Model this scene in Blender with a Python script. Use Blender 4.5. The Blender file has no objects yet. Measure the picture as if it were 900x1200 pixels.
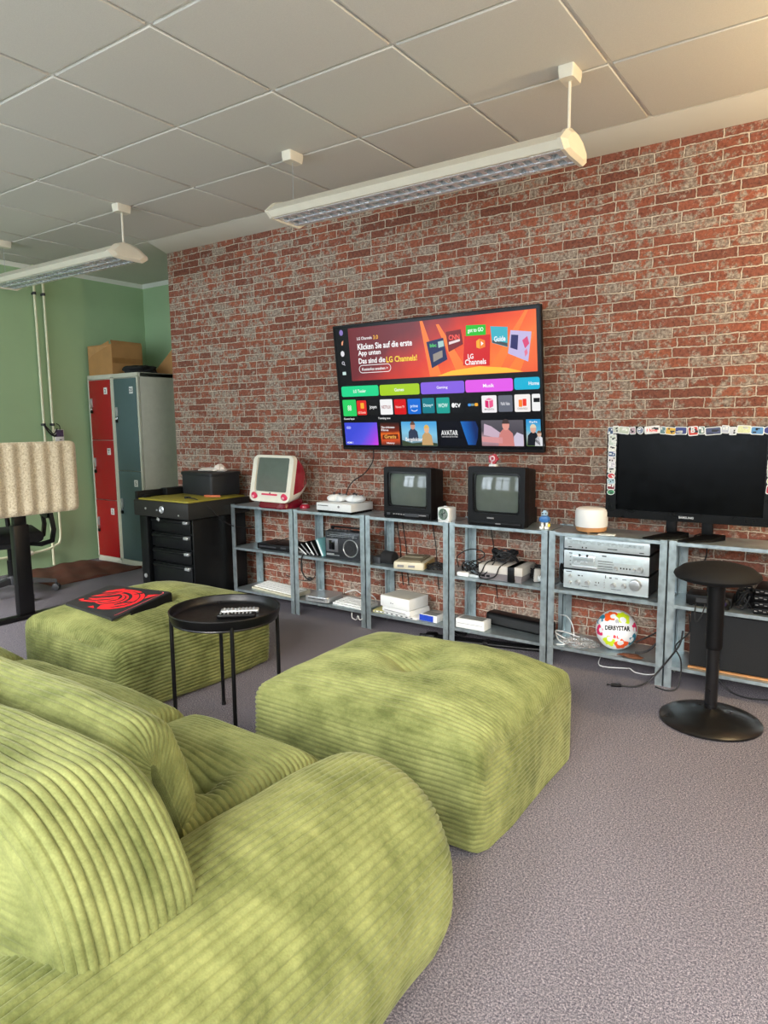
import bpy, bmesh, math, random
import numpy as np
from mathutils import Vector, Matrix, Euler

random.seed(7)
PI = math.pi
SC = bpy.context.scene
COL = SC.collection

# ------------------------------------------------------------------ materials
def lin(c):
    out = []
    for v in c[:3]:
        v = v / 255.0
        out.append(v / 12.92 if v <= 0.04045 else ((v + 0.055) / 1.055) ** 2.4)
    return (out[0], out[1], out[2], 1.0)

def new_mat(name):
    m = bpy.data.materials.new(name)
    m.use_nodes = True
    nt = m.node_tree
    b = nt.nodes.get('Principled BSDF')
    return m, nt, b

def N(nt, kind, **kw):
    n = nt.nodes.new(kind)
    for k, v in kw.items():
        setattr(n, k, v)
    return n

def math_node(nt, op, a, b=None):
    n = N(nt, 'ShaderNodeMath', operation=op)
    for i, v in enumerate((a, b)):
        if v is None: continue
        if isinstance(v, (int, float)): n.inputs[i].default_value = v
        else: nt.links.new(v, n.inputs[i])
    return n.outputs[0]

def mixc(nt, fac, a, b, blend='MIX'):
    n = N(nt, 'ShaderNodeMix', data_type='RGBA', blend_type=blend)
    for idx, v in ((0, fac), (6, a), (7, b)):
        if isinstance(v, (int, float)): n.inputs[idx].default_value = v
        elif isinstance(v, tuple): n.inputs[idx].default_value = v
        else: nt.links.new(v, n.inputs[idx])
    return n.outputs[2]

def ramp(nt, fac, stops, interp='LINEAR'):
    n = N(nt, 'ShaderNodeValToRGB')
    cr = n.color_ramp
    cr.interpolation = interp
    while len(cr.elements) < len(stops): cr.elements.new(0.5)
    for e, (p, c) in zip(cr.elements, stops):
        e.position = p; e.color = c
    nt.links.new(fac, n.inputs[0])
    return n.outputs[0]

def noise(nt, scale, detail=3, vec=None, rough=0.55):
    n = N(nt, 'ShaderNodeTexNoise')
    n.inputs['Scale'].default_value = scale
    n.inputs['Detail'].default_value = detail
    n.inputs['Roughness'].default_value = rough
    if vec is None:
        tc = N(nt, 'ShaderNodeTexCoord'); vec = tc.outputs['Object']
    nt.links.new(vec, n.inputs['Vector'])
    return n.outputs['Fac']

def g(v): return (v, v, v, 1)

CACHE = {}
def mat(name, rgb, rough=0.5, metal=0.0, var=0.10, nscale=18, bump=0.0, bscale=120, coat=0.0, sheen=0.0, trans=0.0, spec=0.5):
    if name in CACHE: return CACHE[name]
    m, nt, b = new_mat(name)
    c = lin(rgb)
    f = noise(nt, nscale)
    lo = tuple(max(0, x * (1 - var)) for x in c[:3]) + (1,)
    hi = tuple(min(1, x * (1 + var)) for x in c[:3]) + (1,)
    nt.links.new(ramp(nt, f, [(0.3, lo), (0.7, hi)]), b.inputs['Base Color'])
    rr = ramp(nt, f, [(0.3, g(max(0, rough - 0.05))), (0.7, g(min(1, rough + 0.05)))])
    nt.links.new(rr, b.inputs['Roughness'])
    b.inputs['Metallic'].default_value = metal
    b.inputs['Coat Weight'].default_value = coat
    b.inputs['Sheen Weight'].default_value = sheen
    b.inputs['Transmission Weight'].default_value = trans
    b.inputs['Specular IOR Level'].default_value = spec
    if bump:
        bn = N(nt, 'ShaderNodeBump')
        bn.inputs['Strength'].default_value = bump
        bn.inputs['Distance'].default_value = 0.002
        nt.links.new(noise(nt, bscale, 2), bn.inputs['Height'])
        nt.links.new(bn.outputs[0], b.inputs['Normal'])
    CACHE[name] = m
    return m

def glow(name, rgb, strength=1.0):
    if name in CACHE: return CACHE[name]
    m, nt, b = new_mat(name)
    b.inputs['Base Color'].default_value = (0.004, 0.004, 0.004, 1)
    b.inputs['Roughness'].default_value = 0.25
    b.inputs['Specular IOR Level'].default_value = 0.15
    b.inputs['Emission Color'].default_value = lin(rgb)
    b.inputs['Emission Strength'].default_value = strength
    CACHE[name] = m
    return m

def glow_grad(name, stops, strength=1.0, axis=0, diag=0.0):
    # picture on a lit screen: colour runs over the generated coordinates
    m, nt, b = new_mat(name)
    tc = N(nt, 'ShaderNodeTexCoord')
    sp = N(nt, 'ShaderNodeSeparateXYZ')
    nt.links.new(tc.outputs['Generated'], sp.inputs[0])
    a = sp.outputs[axis]
    o = sp.outputs[2 if axis == 0 else 0]
    v = math_node(nt, 'ADD', a, math_node(nt, 'MULTIPLY', o, diag))
    f = noise(nt, 6, 2)
    v = math_node(nt, 'ADD', v, math_node(nt, 'MULTIPLY', math_node(nt, 'SUBTRACT', f, 0.5), 0.25))
    col = ramp(nt, v, [(p, lin(c)) for p, c in stops])
    b.inputs['Base Color'].default_value = (0.01, 0.01, 0.01, 1)
    nt.links.new(col, b.inputs['Emission Color'])
    b.inputs['Emission Strength'].default_value = strength
    b.inputs['Roughness'].default_value = 0.25
    b.inputs['Specular IOR Level'].default_value = 0.15
    return m

def brick_mat():
    m, nt, b = new_mat('brick_wallpaper')
    geo = N(nt, 'ShaderNodeNewGeometry')
    sp = N(nt, 'ShaderNodeSeparateXYZ'); nt.links.new(geo.outputs['Position'], sp.inputs[0])
    cb = N(nt, 'ShaderNodeCombineXYZ')
    # wobble the courses a little
    wob = noise(nt, 9, 2, geo.outputs['Position'])
    wob2 = noise(nt, 45, 2, geo.outputs['Position'])
    dz = math_node(nt, 'ADD', math_node(nt, 'MULTIPLY', math_node(nt, 'SUBTRACT', wob, 0.5), 0.016),
                   math_node(nt, 'MULTIPLY', math_node(nt, 'SUBTRACT', wob2, 0.5), 0.010))
    nt.links.new(math_node(nt, 'ADD', sp.outputs[0], dz), cb.inputs[0])
    nt.links.new(math_node(nt, 'ADD', sp.outputs[2], dz), cb.inputs[1])
    br = N(nt, 'ShaderNodeTexBrick')
    br.inputs['Scale'].default_value = 1.0
    br.inputs['Brick Width'].default_value = 0.195
    br.inputs['Row Height'].default_value = 0.0505
    br.inputs['Mortar Size'].default_value = 0.0034
    br.inputs['Mortar Smooth'].default_value = 0.35
    br.inputs['Bias'].default_value = 0.0
    br.offset = 0.43; br.squash = 0.72; br.squash_frequency = 3
    br.inputs['Color1'].default_value = g(0); br.inputs['Color2'].default_value = g(1)
    br.inputs['Mortar'].default_value = g(0.5)
    nt.links.new(cb.outputs[0], br.inputs['Vector'])
    tint = br.outputs['Color']
    base = ramp(nt, tint, [(0.0, lin((118, 72, 58))), (0.22, lin((134, 80, 64))), (0.45, lin((150, 88, 66))),
                           (0.62, lin((128, 74, 58))), (0.8, lin((150, 84, 62))), (1.0, lin((146, 104, 86)))])
    fine = noise(nt, 60, 5, geo.outputs['Position'], 0.7)
    base = mixc(nt, 0.9, base, ramp(nt, fine, [(0.3, g(0.35)), (0.5, g(0.95)), (0.7, g(1.4))]), 'MULTIPLY')
    # weathered grey patches: whole bricks and worn edges
    patch = noise(nt, 9, 5, geo.outputs['Position'], 0.75)
    worn = noise(nt, 19, 6, geo.outputs['Position'], 0.75)
    pm = math_node(nt, 'ADD', math_node(nt, 'MULTIPLY', patch, 0.55), math_node(nt, 'MULTIPLY', worn, 0.6))
    pm = math_node(nt, 'ADD', pm, math_node(nt, 'MULTIPLY', tint, 0.11))
    pf = ramp(nt, pm, [(0.618, g(0)), (0.678, g(0.9))])
    greycol = ramp(nt, fine, [(0.30, lin((70, 58, 50))), (0.48, lin((138, 126, 114))), (0.68, lin((196, 186, 170)))])
    base = mixc(nt, pf, base, greycol)
    b2 = N(nt, 'ShaderNodeTexBrick')
    for k in ('Scale', 'Brick Width', 'Row Height', 'Bias'): b2.inputs[k].default_value = br.inputs[k].default_value
    b2.inputs['Mortar Size'].default_value = 0.0085; b2.inputs['Mortar Smooth'].default_value = 0.6
    b2.offset = br.offset; b2.squash = br.squash; b2.squash_frequency = 3
    nt.links.new(cb.outputs[0], b2.inputs['Vector'])
    edge = math_node(nt, 'MULTIPLY', b2.outputs['Fac'], ramp(nt, worn, [(0.35, g(0.15)), (0.6, g(0.8))]))
    base = mixc(nt, edge, base, lin((74, 50, 42)))
    mort = ramp(nt, worn, [(0.3, lin((138, 124, 110))), (0.7, lin((224, 210, 190)))])
    col = mixc(nt, br.outputs['Fac'], base, mort)
    nt.links.new(col, b.inputs['Base Color'])
    b.inputs['Roughness'].default_value = 0.75
    b.inputs['Specular IOR Level'].default_value = 0.25
    bn = N(nt, 'ShaderNodeBump'); bn.inputs['Strength'].default_value = 0.35; bn.inputs['Distance'].default_value = 0.003
    h = math_node(nt, 'SUBTRACT', math_node(nt, 'MULTIPLY', fine, 0.5), br.outputs['Fac'])
    nt.links.new(h, bn.inputs['Height']); nt.links.new(bn.outputs[0], b.inputs['Normal'])
    return m

def carpet_mat():
    m, nt, b = new_mat('carpet_loop_pile')
    geo = N(nt, 'ShaderNodeNewGeometry')
    f = noise(nt, 480, 2, geo.outputs['Position'], 0.85)
    f2 = noise(nt, 170, 2, geo.outputs['Position'], 0.7)
    f3 = noise(nt, 1.3, 3, geo.outputs['Position'])
    mixf = math_node(nt, 'ADD', math_node(nt, 'MULTIPLY', f, 0.65), math_node(nt, 'MULTIPLY', f2, 0.35))
    c = ramp(nt, mixf, [(0.38, lin((42, 43, 54))), (0.5, lin((101, 99, 109))), (0.62, lin((192, 184, 188)))])
    c = mixc(nt, 0.35, c, ramp(nt, f3, [(0.3, g(0.75)), (0.7, g(1.1))]), 'MULTIPLY')
    nt.links.new(c, b.inputs['Base Color'])
    b.inputs['Roughness'].default_value = 0.95
    b.inputs['Specular IOR Level'].default_value = 0.1
    bn = N(nt, 'ShaderNodeBump'); bn.inputs['Strength'].default_value = 0.3; bn.inputs['Distance'].default_value = 0.003
    nt.links.new(mixf, bn.inputs['Height']); nt.links.new(bn.outputs[0], b.inputs['Normal'])
    return m

def velvet_mat(name, dark, light):
    m, nt, b = new_mat(name)
    geo = N(nt, 'ShaderNodeNewGeometry')
    mp = N(nt, 'ShaderNodeMapping'); mp.inputs['Scale'].default_value = (0.75, 1.3, 1.0); nt.links.new(geo.outputs['Position'], mp.inputs[0])
    f = noise(nt, 7.0, 6, mp.outputs[0], 0.72)
    f2 = noise(nt, 2.0, 2, geo.outputs['Position'])
    f3 = noise(nt, 260, 2, geo.outputs['Position'])
    v = math_node(nt, 'ADD', math_node(nt, 'MULTIPLY', f, 0.7), math_node(nt, 'MULTIPLY', f2, 0.3))
    c = ramp(nt, v, [(0.38, lin(dark)), (0.62, lin(light))])
    c = mixc(nt, 0.4, c, ramp(nt, f3, [(0.3, g(0.7)), (0.7, g(1.2))]), 'MULTIPLY')
    nt.links.new(c, b.inputs['Base Color'])
    b.inputs['Roughness'].default_value = 0.8
    b.inputs['Specular IOR Level'].default_value = 0.2
    b.inputs['Sheen Weight'].default_value = 0.4
    b.inputs['Sheen Roughness'].default_value = 0.4
    b.inputs['Sheen Tint'].default_value = lin((214, 220, 176))
    return m

def steel_mat():
    m, nt, b = new_mat('galvanised_steel')
    tc = N(nt, 'ShaderNodeTexCoord')
    vo = N(nt, 'ShaderNodeTexVoronoi'); vo.inputs['Scale'].default_value = 35
    nt.links.new(tc.outputs['Object'], vo.inputs['Vector'])
    f = noise(nt, 25, 3)
    v = math_node(nt, 'ADD', math_node(nt, 'MULTIPLY', vo.outputs['Distance'], 0.5), math_node(nt, 'MULTIPLY', f, 0.5))
    nt.links.new(ramp(nt, v, [(0.2, lin((166, 180, 186))), (0.6, lin((190, 204, 208)))]), b.inputs['Base Color'])
    nt.links.new(ramp(nt, v, [(0.2, g(0.28)), (0.7, g(0.45))]), b.inputs['Roughness'])
    b.inputs['Metallic'].default_value = 0.85
    return m

def paint_mat(name, rgb, bump=0.15):
    return mat(name, rgb, rough=0.75, var=0.03, nscale=3, bump=bump, bscale=160, spec=0.3)

# ------------------------------------------------------------------ mesh builder
class MB:
    def __init__(self):
        self.bm = bmesh.new()
    def _add(self, tmp, M=None, mi=0):
        for f in tmp.faces: f.material_index = mi
        if M is not None: bmesh.ops.transform(tmp, matrix=M, verts=tmp.verts)
        me = bpy.data.meshes.new('tmp'); tmp.to_mesh(me); tmp.free()
        self.bm.from_mesh(me); bpy.data.meshes.remove(me)
        return self
    def box(self, c, s, bev=0.0, seg=2, rot=None, mi=0):
        t = bmesh.new()
        bmesh.ops.create_cube(t, size=1.0)
        bmesh.ops.scale(t, vec=s, verts=t.verts)
        if bev > 0:
            bmesh.ops.bevel(t, geom=list(t.edges), offset=min(bev, min(s) * 0.49), segments=seg, profile=0.5, affect='EDGES')
        M = Matrix.Translation(c)
        if rot is not None: M = M @ Euler(rot).to_matrix().to_4x4()
        return self._add(t, M, mi)
    def cyl(self, p0, p1, r0, r1=None, n=24, mi=0, bev=0.0):
        p0 = Vector(p0); p1 = Vector(p1); d = p1 - p0
        t = bmesh.new()
        bmesh.ops.create_cone(t, cap_ends=True, segments=n, radius1=r0, radius2=r0 if r1 is None else r1, depth=d.length)
        if bev > 0:
            eds = [e for e in t.edges if abs(e.verts[0].co.z - e.verts[1].co.z) < 1e-6]
            bmesh.ops.bevel(t, geom=eds, offset=bev, segments=2, profile=0.5, affect='EDGES')
        M = Matrix.Translation((p0 + p1) / 2) @ d.to_track_quat('Z', 'Y').to_matrix().to_4x4()
        return self._add(t, M, mi)
    def lathe(self, prof, n=32, c=(0, 0, 0), rot=None, mi=0):
        t = bmesh.new(); rings = []
        for r, z in prof:
            if r < 1e-6: rings.append([t.verts.new((0, 0, z))])
            else: rings.append([t.verts.new((r * math.cos(2 * PI * k / n), r * math.sin(2 * PI * k / n), z)) for k in range(n)])
        for a, b in zip(rings, rings[1:]):
            for k in range(n):
                k2 = (k + 1) % n
                if len(a) == 1 and len(b) == 1: continue
                if len(a) == 1: t.faces.new((a[0], b[k2], b[k]))
                elif len(b) == 1: t.faces.new((a[k], a[k2], b[0]))
                else: t.faces.new((a[k], a[k2], b[k2], b[k]))
        bmesh.ops.recalc_face_normals(t, faces=t.faces)
        M = Matrix.Translation(c)
        if rot is not None: M = M @ Euler(rot).to_matrix().to_4x4()
        return self._add(t, M, mi)
    def tube(self, pts, r, n=8, sub=6, mi=0, smooth=True):
        P = [Vector(p) for p in pts]
        if smooth and len(P) > 2:
            Q = []
            for i in range(len(P) - 1):
                p0 = P[max(i - 1, 0)]; p1 = P[i]; p2 = P[i + 1]; p3 = P[min(i + 2, len(P) - 1)]
                for k in range(sub):
                    u = k / sub
                    Q.append(0.5 * ((2 * p1) + (p2 - p0) * u + (2 * p0 - 5 * p1 + 4 * p2 - p3) * u * u + (3 * p1 - p0 - 3 * p2 + p3) * u ** 3))
            Q.append(P[-1]); P = Q
        t = bmesh.new(); rings = []
        up = Vector((0, 0, 1)); prev = None
        for i, p in enumerate(P):
            d = (P[min(i + 1, len(P) - 1)] - P[max(i - 1, 0)])
            if d.length < 1e-9: d = Vector((0, 0, 1))
            d.normalize()
            if prev is None:
                a = up if abs(d.z) < 0.9 else Vector((1, 0, 0))
                u = d.cross(a).normalized()
            else:
                u = (prev - d * prev.dot(d))
                u = u.normalized() if u.length > 1e-6 else d.orthogonal().normalized()
            prev = u; w = d.cross(u)
            rings.append([t.verts.new(p + (u * math.cos(2 * PI * k / n) + w * math.sin(2 * PI * k / n)) * r) for k in range(n)])
        for a, b in zip(rings, rings[1:]):
            for k in range(n): t.faces.new((a[k], a[(k + 1) % n], b[(k + 1) % n], b[k]))
        t.faces.new(list(reversed(rings[0]))); t.faces.new(rings[-1])
        bmesh.ops.recalc_face_normals(t, faces=t.faces)
        return self._add(t, None, mi)
    def loft(self, secs, caps=True, mi=0):
        t = bmesh.new(); R = [[t.verts.new(p) for p in s] for s in secs]
        n = len(R[0])
        for a, b in zip(R, R[1:]):
            for k in range(n): t.faces.new((a[k], a[(k + 1) % n], b[(k + 1) % n], b[k]))
        if caps:
            t.faces.new(R[0]); t.faces.new(R[-1])
        bmesh.ops.recalc_face_normals(t, faces=t.faces)
        return self._add(t, None, mi)
    def prism(self, poly, f, d0, d1, mi=0):
        return self.loft([[f(u, v, d0) for u, v in poly], [f(u, v, d1) for u, v in poly]], True, mi)
    def ring(self, outer, inner, f, d0, d1, di=None, mi=0):
        # a frame: front face between outer and inner, inner and outer walls, back face
        di = d1 if di is None else di
        t = bmesh.new()
        L = [[t.verts.new(f(u, v, d)) for u, v in p] for p, d in ((outer, d0), (inner, d0), (inner, di), (outer, d1))]
        n = len(outer)
        for a, b in ((0, 1), (1, 2), (2, 3), (3, 0)):
            for k in range(n): t.faces.new((L[a][k], L[a][(k + 1) % n], L[b][(k + 1) % n], L[b][k]))
        bmesh.ops.recalc_face_normals(t, faces=t.faces)
        return self._add(t, None, mi)
    def grid(self, A, mi=0):
        # A: array (nu, nv, 3)
        t = bmesh.new()
        V = [[t.verts.new(p) for p in row] for row in A.tolist()]
        for i in range(len(V) - 1):
            for j in range(len(V[0]) - 1):
                t.faces.new((V[i][j], V[i + 1][j], V[i + 1][j + 1], V[i][j + 1]))
        bmesh.ops.recalc_face_normals(t, faces=t.faces)
        return self._add(t, None, mi)
    def ball(self, c, r, scale=(1, 1, 1), n=20, mi=0, rot=None):
        t = bmesh.new()
        bmesh.ops.create_uvsphere(t, u_segments=n, v_segments=max(8, n // 2), radius=r)
        M = Matrix.Translation(c)
        if rot is not None: M = M @ Euler(rot).to_matrix().to_4x4()
        M = M @ Matrix.Diagonal((*scale, 1))
        return self._add(t, M, mi)
    def build(self, name, mats, parent=None, loc=None, rot=None, angle=38):
        me = bpy.data.meshes.new(name)
        self.bm.to_mesh(me); self.bm.free()
        for m in (mats if isinstance(mats, (list, tuple)) else [mats]): me.materials.append(m)
        me.polygons.foreach_set('use_smooth', [True] * len(me.polygons))
        me.set_sharp_from_angle(angle=math.radians(angle))
        o = bpy.data.objects.new(name, me); COL.objects.link(o)
        if parent is not None: o.parent = parent
        if loc is not None: o.location = loc
        if rot is not None: o.rotation_euler = rot
        return o

def tag(o, label, cat, group=None, kind=None):
    if label: o['label'] = label
    if cat: o['category'] = cat
    if group: o['group'] = group
    if kind: o['kind'] = kind
    return o

def thing(name, label, cat, loc=(0, 0, 0), rz=0.0, group=None):
    o = bpy.data.objects.new(name, None); COL.objects.link(o)
    o.empty_display_size = 0.1
    o.location = loc; o.rotation_euler = (0, 0, rz)
    return tag(o, label, cat, group)

def single(mb, name, mats, label, cat, loc=(0, 0, 0), rz=0.0, group=None, rot=None):
    o = mb.build(name, mats); o.location = loc
    o.rotation_euler = rot if rot is not None else (0, 0, rz)
    return tag(o, label, cat, group)

def copy_thing(o, loc, rz, label, group=None, parent=None):
    c = o.copy(); COL.objects.link(c)
    if parent is not None: c.parent = parent
    else:
        c.location = loc; c.rotation_euler = (0, 0, rz); c['label'] = label
        if group: c['group'] = group
    for ch in list(o.children): copy_thing(ch, None, None, None, None, c)
    return c

def structure(o):
    o['kind'] = 'structure'; return o

def rrect(w, h, r, n=5, cx=0.0, cy=0.0):
    r = min(r, w / 2 - 1e-5, h / 2 - 1e-5)
    pts = []
    for sx, sy, a0 in ((1, 1, 0), (-1, 1, 90), (-1, -1, 180), (1, -1, 270)):
        for k in range(n + 1):
            a = math.radians(a0 + 90 * k / n)
            pts.append((cx + sx * (w / 2 - r) + r * math.cos(a), cy + sy * (h / 2 - r) + r * math.sin(a)))
    return pts

def F_xz(u, v, d): return (u, d, v)          # polygon in the XZ plane, depth along Y
def F_yz(u, v, d): return (d, u, v)
def F_xy(u, v, d): return (u, v, d)

def text_mesh(body, width=None, height=None, extrude=0.0, bold=0.0):
    cu = bpy.data.curves.new('lettering', 'FONT')
    cu.body = body; cu.size = 1.0; cu.extrude = extrude; cu.offset = bold
    cu.align_x = 'CENTER'; cu.align_y = 'CENTER'; cu.resolution_u = 3
    o = bpy.data.objects.new('lettering', cu); COL.objects.link(o)
    dg = bpy.context.evaluated_depsgraph_get()
    me = bpy.data.meshes.new_from_object(o.evaluated_get(dg))
    bpy.data.objects.remove(o); bpy.data.curves.remove(cu)
    n = len(me.vertices)
    co = np.empty(n * 3); me.vertices.foreach_get('co', co); co = co.reshape(-1, 3)
    mn = co.min(0); mx = co.max(0); co -= (mn + mx) / 2
    sx = (width / (mx[0] - mn[0])) if width else None
    sy = (height / (mx[1] - mn[1])) if height else None
    if sx is None: sx = sy
    if sy is None: sy = sx
    co[:, 0] *= sx; co[:, 1] *= sy
    me.vertices.foreach_set('co', co.ravel())
    return me

def text(body, material, parent, loc, width=None, height=None, rot=(PI / 2, 0, 0), name='lettering', bold=0.0):
    me = text_mesh(body, width, height, 0.0, bold)
    me.materials.clear(); me.materials.append(material)
    o = bpy.data.objects.new(name, me); COL.objects.link(o)
    o.parent = parent; o.location = loc; o.rotation_euler = rot
    return o

# ------------------------------------------------------------------ corduroy upholstery
def wobble(P, seed, amp, freq):
    rs = np.random.RandomState(seed)
    out = np.zeros(P.shape[:-1])
    for k in range(7):
        d = rs.normal(size=3); d /= np.linalg.norm(d)
        fr = freq * (0.6 + 1.2 * rs.rand())
        out += np.sin((P @ d) * fr + rs.rand() * 6.28)
    return out * amp / 3.0

def normals(P):
    du = np.gradient(P, axis=0); dv = np.gradient(P, axis=1)
    n = np.cross(du, dv)
    l = np.linalg.norm(n, axis=-1, keepdims=True); l[l < 1e-12] = 1
    return n / l

def profile(W, H, rt, rb, step):
    # up the front, over the top, down the back; symmetric in b
    pts = []
    def arc(cx, cz, r, a0, a1):
        for k in range(25):
            a = math.radians(a0 + (a1 - a0) * k / 24); pts.append((cx + r * math.cos(a), cz + r * math.sin(a)))
    arc(-W / 2 + rb, rb, rb, 250, 180)
    arc(-W / 2 + rt, H - rt, rt, 180, 90)
    half = np.array(pts + [(0.0, H)])
    d = np.r_[0, np.cumsum(np.hypot(*np.diff(half, axis=0).T))]
    n = max(8, int(d[-1] / step))
    s = np.linspace(0, d[-1], n + 1)
    h = np.stack([np.interp(s, d, half[:, 0]), np.interp(s, d, half[:, 1])], 1)
    full = np.concatenate([h, np.stack([-h[-2::-1, 0], h[-2::-1, 1]], 1)])
    arcl = np.r_[s, 2 * d[-1] - s[-2::-1]]
    return full, arcl

def upholstery(name, material, parent, L, W, H, rt, rb=0.03, re=0.05, bulge=0.0, cap_bulge=0.02, crown=0.0,
               dents=(), creases=(), pitch=0.013, amp=0.0022, seed=1, wr=0.004, nu=None, turn=False, warp=None, samples=9, around=False, cap_up=False):
    """A stuffed block: one strip of corduroy runs up, over and down along the length, and two side panels close it."""
    SPC = 8                                     # mesh lines per cord, so every groove falls on one
    prof, arcl = profile(W, H, rt, rb, pitch / (SPC if not around else 5))
    nv = len(prof)
    strip_pitch = (arcl[1] - arcl[0]) * SPC
    nu = nu or max(16, int(L / 0.028))
    # length stations, tighter at the ends
    a = np.sin(np.linspace(-PI / 2, PI / 2, nu + 1)) * 0.35 + np.linspace(-1, 1, nu + 1) * 0.65
    a = a * L / 2
    if around:
        ad = np.linspace(-L / 2, L / 2, 4001); dd = np.clip(np.abs(ad) - (L / 2 - re), 0, re)
        ii = re - np.sqrt(np.maximum(re * re - dd * dd, 0))
        la = np.r_[0, np.cumsum(np.hypot(np.diff(ad), np.diff(ii)))]
        ncord = max(2, round(la[-1] / pitch)); nu = ncord * SPC
        la_u = np.linspace(0, la[-1], nu + 1); a = np.interp(la_u, la, ad); strip_pitch = la[-1] / ncord
    d = np.clip(np.abs(a) - (L / 2 - re), 0, re)
    ins = re - np.sqrt(np.maximum(re * re - d * d, 0))
    def shape(A, Bq, Z):
        P = np.stack([A, Bq, Z], -1)
        xl = np.clip(2 * A / L, -1, 1); xb = np.clip(2 * Bq / W, -1, 1); zz = np.clip(Z / H, 0, 1)
        mid = (1 - xl ** 2)
        P[..., 1] += bulge * np.sign(Bq) * (np.abs(xb) ** 3) * np.sin(PI * zz) * (0.4 + 0.6 * mid)
        top = np.clip((zz - 0.45) / 0.55, 0, 1) ** 1.5
        P[..., 2] += crown * top * (1 - xl ** 4) * (1 - xb ** 4)
        for (da, db, dep, sg) in dents:
            r2 = (A - da) ** 2 + (Bq - db) ** 2
            P[..., 2] -= dep * top * np.exp(-r2 / (2 * sg * sg))
        for (a0, b0, a1, b1, dep, wd) in creases:
            vx, vy = a1 - a0, b1 - b0; ll = vx * vx + vy * vy
            tt = np.clip(((A - a0) * vx + (Bq - b0) * vy) / ll, 0, 1)
            r2 = (A - a0 - tt * vx) ** 2 + (Bq - b0 - tt * vy) ** 2
            P[..., 2] -= dep * top * (1 - tt) * np.exp(-r2 / (2 * wd * wd))
        return P
    A = np.repeat(a[:, None], nv, 1)
    sc = (W / 2 - ins)[:, None] / (W / 2)
    Bq = prof[None, :, 0] * sc
    Z = prof[None, :, 1] * ((H - ins)[:, None] / H)
    P = shape(A, Bq, Z)
    sheets = []
    def finish(P, v, edge, sgn_hint, seam):
        n = normals(P)
        cen = P.reshape(-1, 3).mean(0) * np.array([1, 1, 1.0]); cen[2] *= 0.6
        s = np.sign(((P - cen) * n).sum(-1).mean())
        n = n * s
        h = wobble(P, seed, wr, 9.0) + wobble(P, seed + 5, wr * 0.35, 30.0)
        ph = np.abs(np.cos(PI * v / strip_pitch))
        cord = amp * (ph ** 0.42 - 1.0)
        h = h * (0.35 + 0.65 * edge) + cord * np.clip(edge * 1.5, 0.15, 1) - 0.004 * (1 - edge) * seam
        return P + n * h[..., None]
    e = np.clip((L / 2 - np.abs(a)) / 0.012, 0, 1)
    edge = np.repeat(e[:, None], nv, 1)
    vv = np.repeat(arcl[None, :], nu + 1, 0)
    if around:
        vv = np.repeat(la_u[:, None], nv, 1)
    if warp is not None: P = warp(P)
    S0 = finish(P, vv, edge, None, 1.0); sheets.append(S0)
    half = nv // 2
    nc = max(10, int(W / 0.03)) if not cap_up else SPC * max(3, round(W / pitch))
    for side in (0, -1):
        loop = np.stack([A[side], Bq[side], Z[side]], -1)
        t = np.linspace(0, 1, nc + 1)[:, None, None]
        left = loop[:half + 1]; right = loop[::-1][:half + 1]
        C = left[None] * (1 - t) + right[None] * t
        zz = C[..., 2] / C[..., 2].max(); xb = 2 * C[..., 1] / W
        tt = np.linspace(0, 1, nc + 1)[:, None]
        dome = np.clip(np.sin(PI * tt), 0, 1) ** 0.6 * np.clip(np.sin(PI * np.clip(zz * 0.94 + 0.03, 0, 1)), 0, 1) ** 0.6
        sg = -1 if side == 0 else 1
        Q = shape(C[..., 0], C[..., 1], C[..., 2])
        Q[..., 0] += sg * cap_bulge * dome
        ed = np.clip(dome * 6, 0, 1)
        if warp is not None: Q = warp(Q)
        off_l = (S0[side] - P[side])[:half + 1][None]; off_r = (S0[side] - P[side])[::-1][:half + 1][None]
        h = wobble(Q, seed + 2, wr, 9.0) + wobble(Q, seed + 5, wr * 0.35, 30.0) + 0.8 * amp * (np.abs(np.cos(PI * (t[..., 0] * nc / SPC if cap_up else arcl[None, :half + 1] / (strip_pitch if not around else pitch)))) ** 0.42 - 1.0)
        Q = Q + off_l * (1 - t) + off_r * t
        Q[..., 0] += sg * h * ed
        sheets.append(Q)
    verts = []; faces = []; off = 0
    for S in sheets:
        m, k = S.shape[:2]
        verts.append(S.reshape(-1, 3))
        idx = np.arange(m * k).reshape(m, k) + off
        q = np.stack([idx[:-1, :-1], idx[1:, :-1], idx[1:, 1:], idx[:-1, 1:]], -1).reshape(-1, 4)
        faces.append(q); off += m * k
    V = np.concatenate(verts); Fc = np.concatenate(faces)
    if turn: V = np.stack([V[:, 1] * -1, V[:, 0], V[:, 2]], 1)     # length axis becomes Y
    me = bpy.data.meshes.new(name)
    me.vertices.add(len(V)); me.vertices.foreach_set('co', V.astype(np.float32).ravel())
    me.loops.add(Fc.size); me.loops.foreach_set('vertex_index', Fc.astype(np.int32).ravel())
    me.polygons.add(len(Fc)); me.polygons.foreach_set('loop_start', (np.arange(len(Fc)) * 4).astype(np.int32))
    me.polygons.foreach_set('use_smooth', np.ones(len(Fc), dtype=bool))
    me.update(calc_edges=True); me.validate()
    bm = bmesh.new(); bm.from_mesh(me)
    bmesh.ops.remove_doubles(bm, verts=bm.verts, dist=0.00004)
    bmesh.ops.recalc_face_normals(bm, faces=bm.faces)
    bm.to_mesh(me); bm.free()
    me.polygons.foreach_set('use_smooth', np.ones(len(me.polygons), dtype=bool))
    me.materials.append(material)
    o = bpy.data.objects.new(name, me); COL.objects.link(o)
    o.parent = parent
    return o

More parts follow.
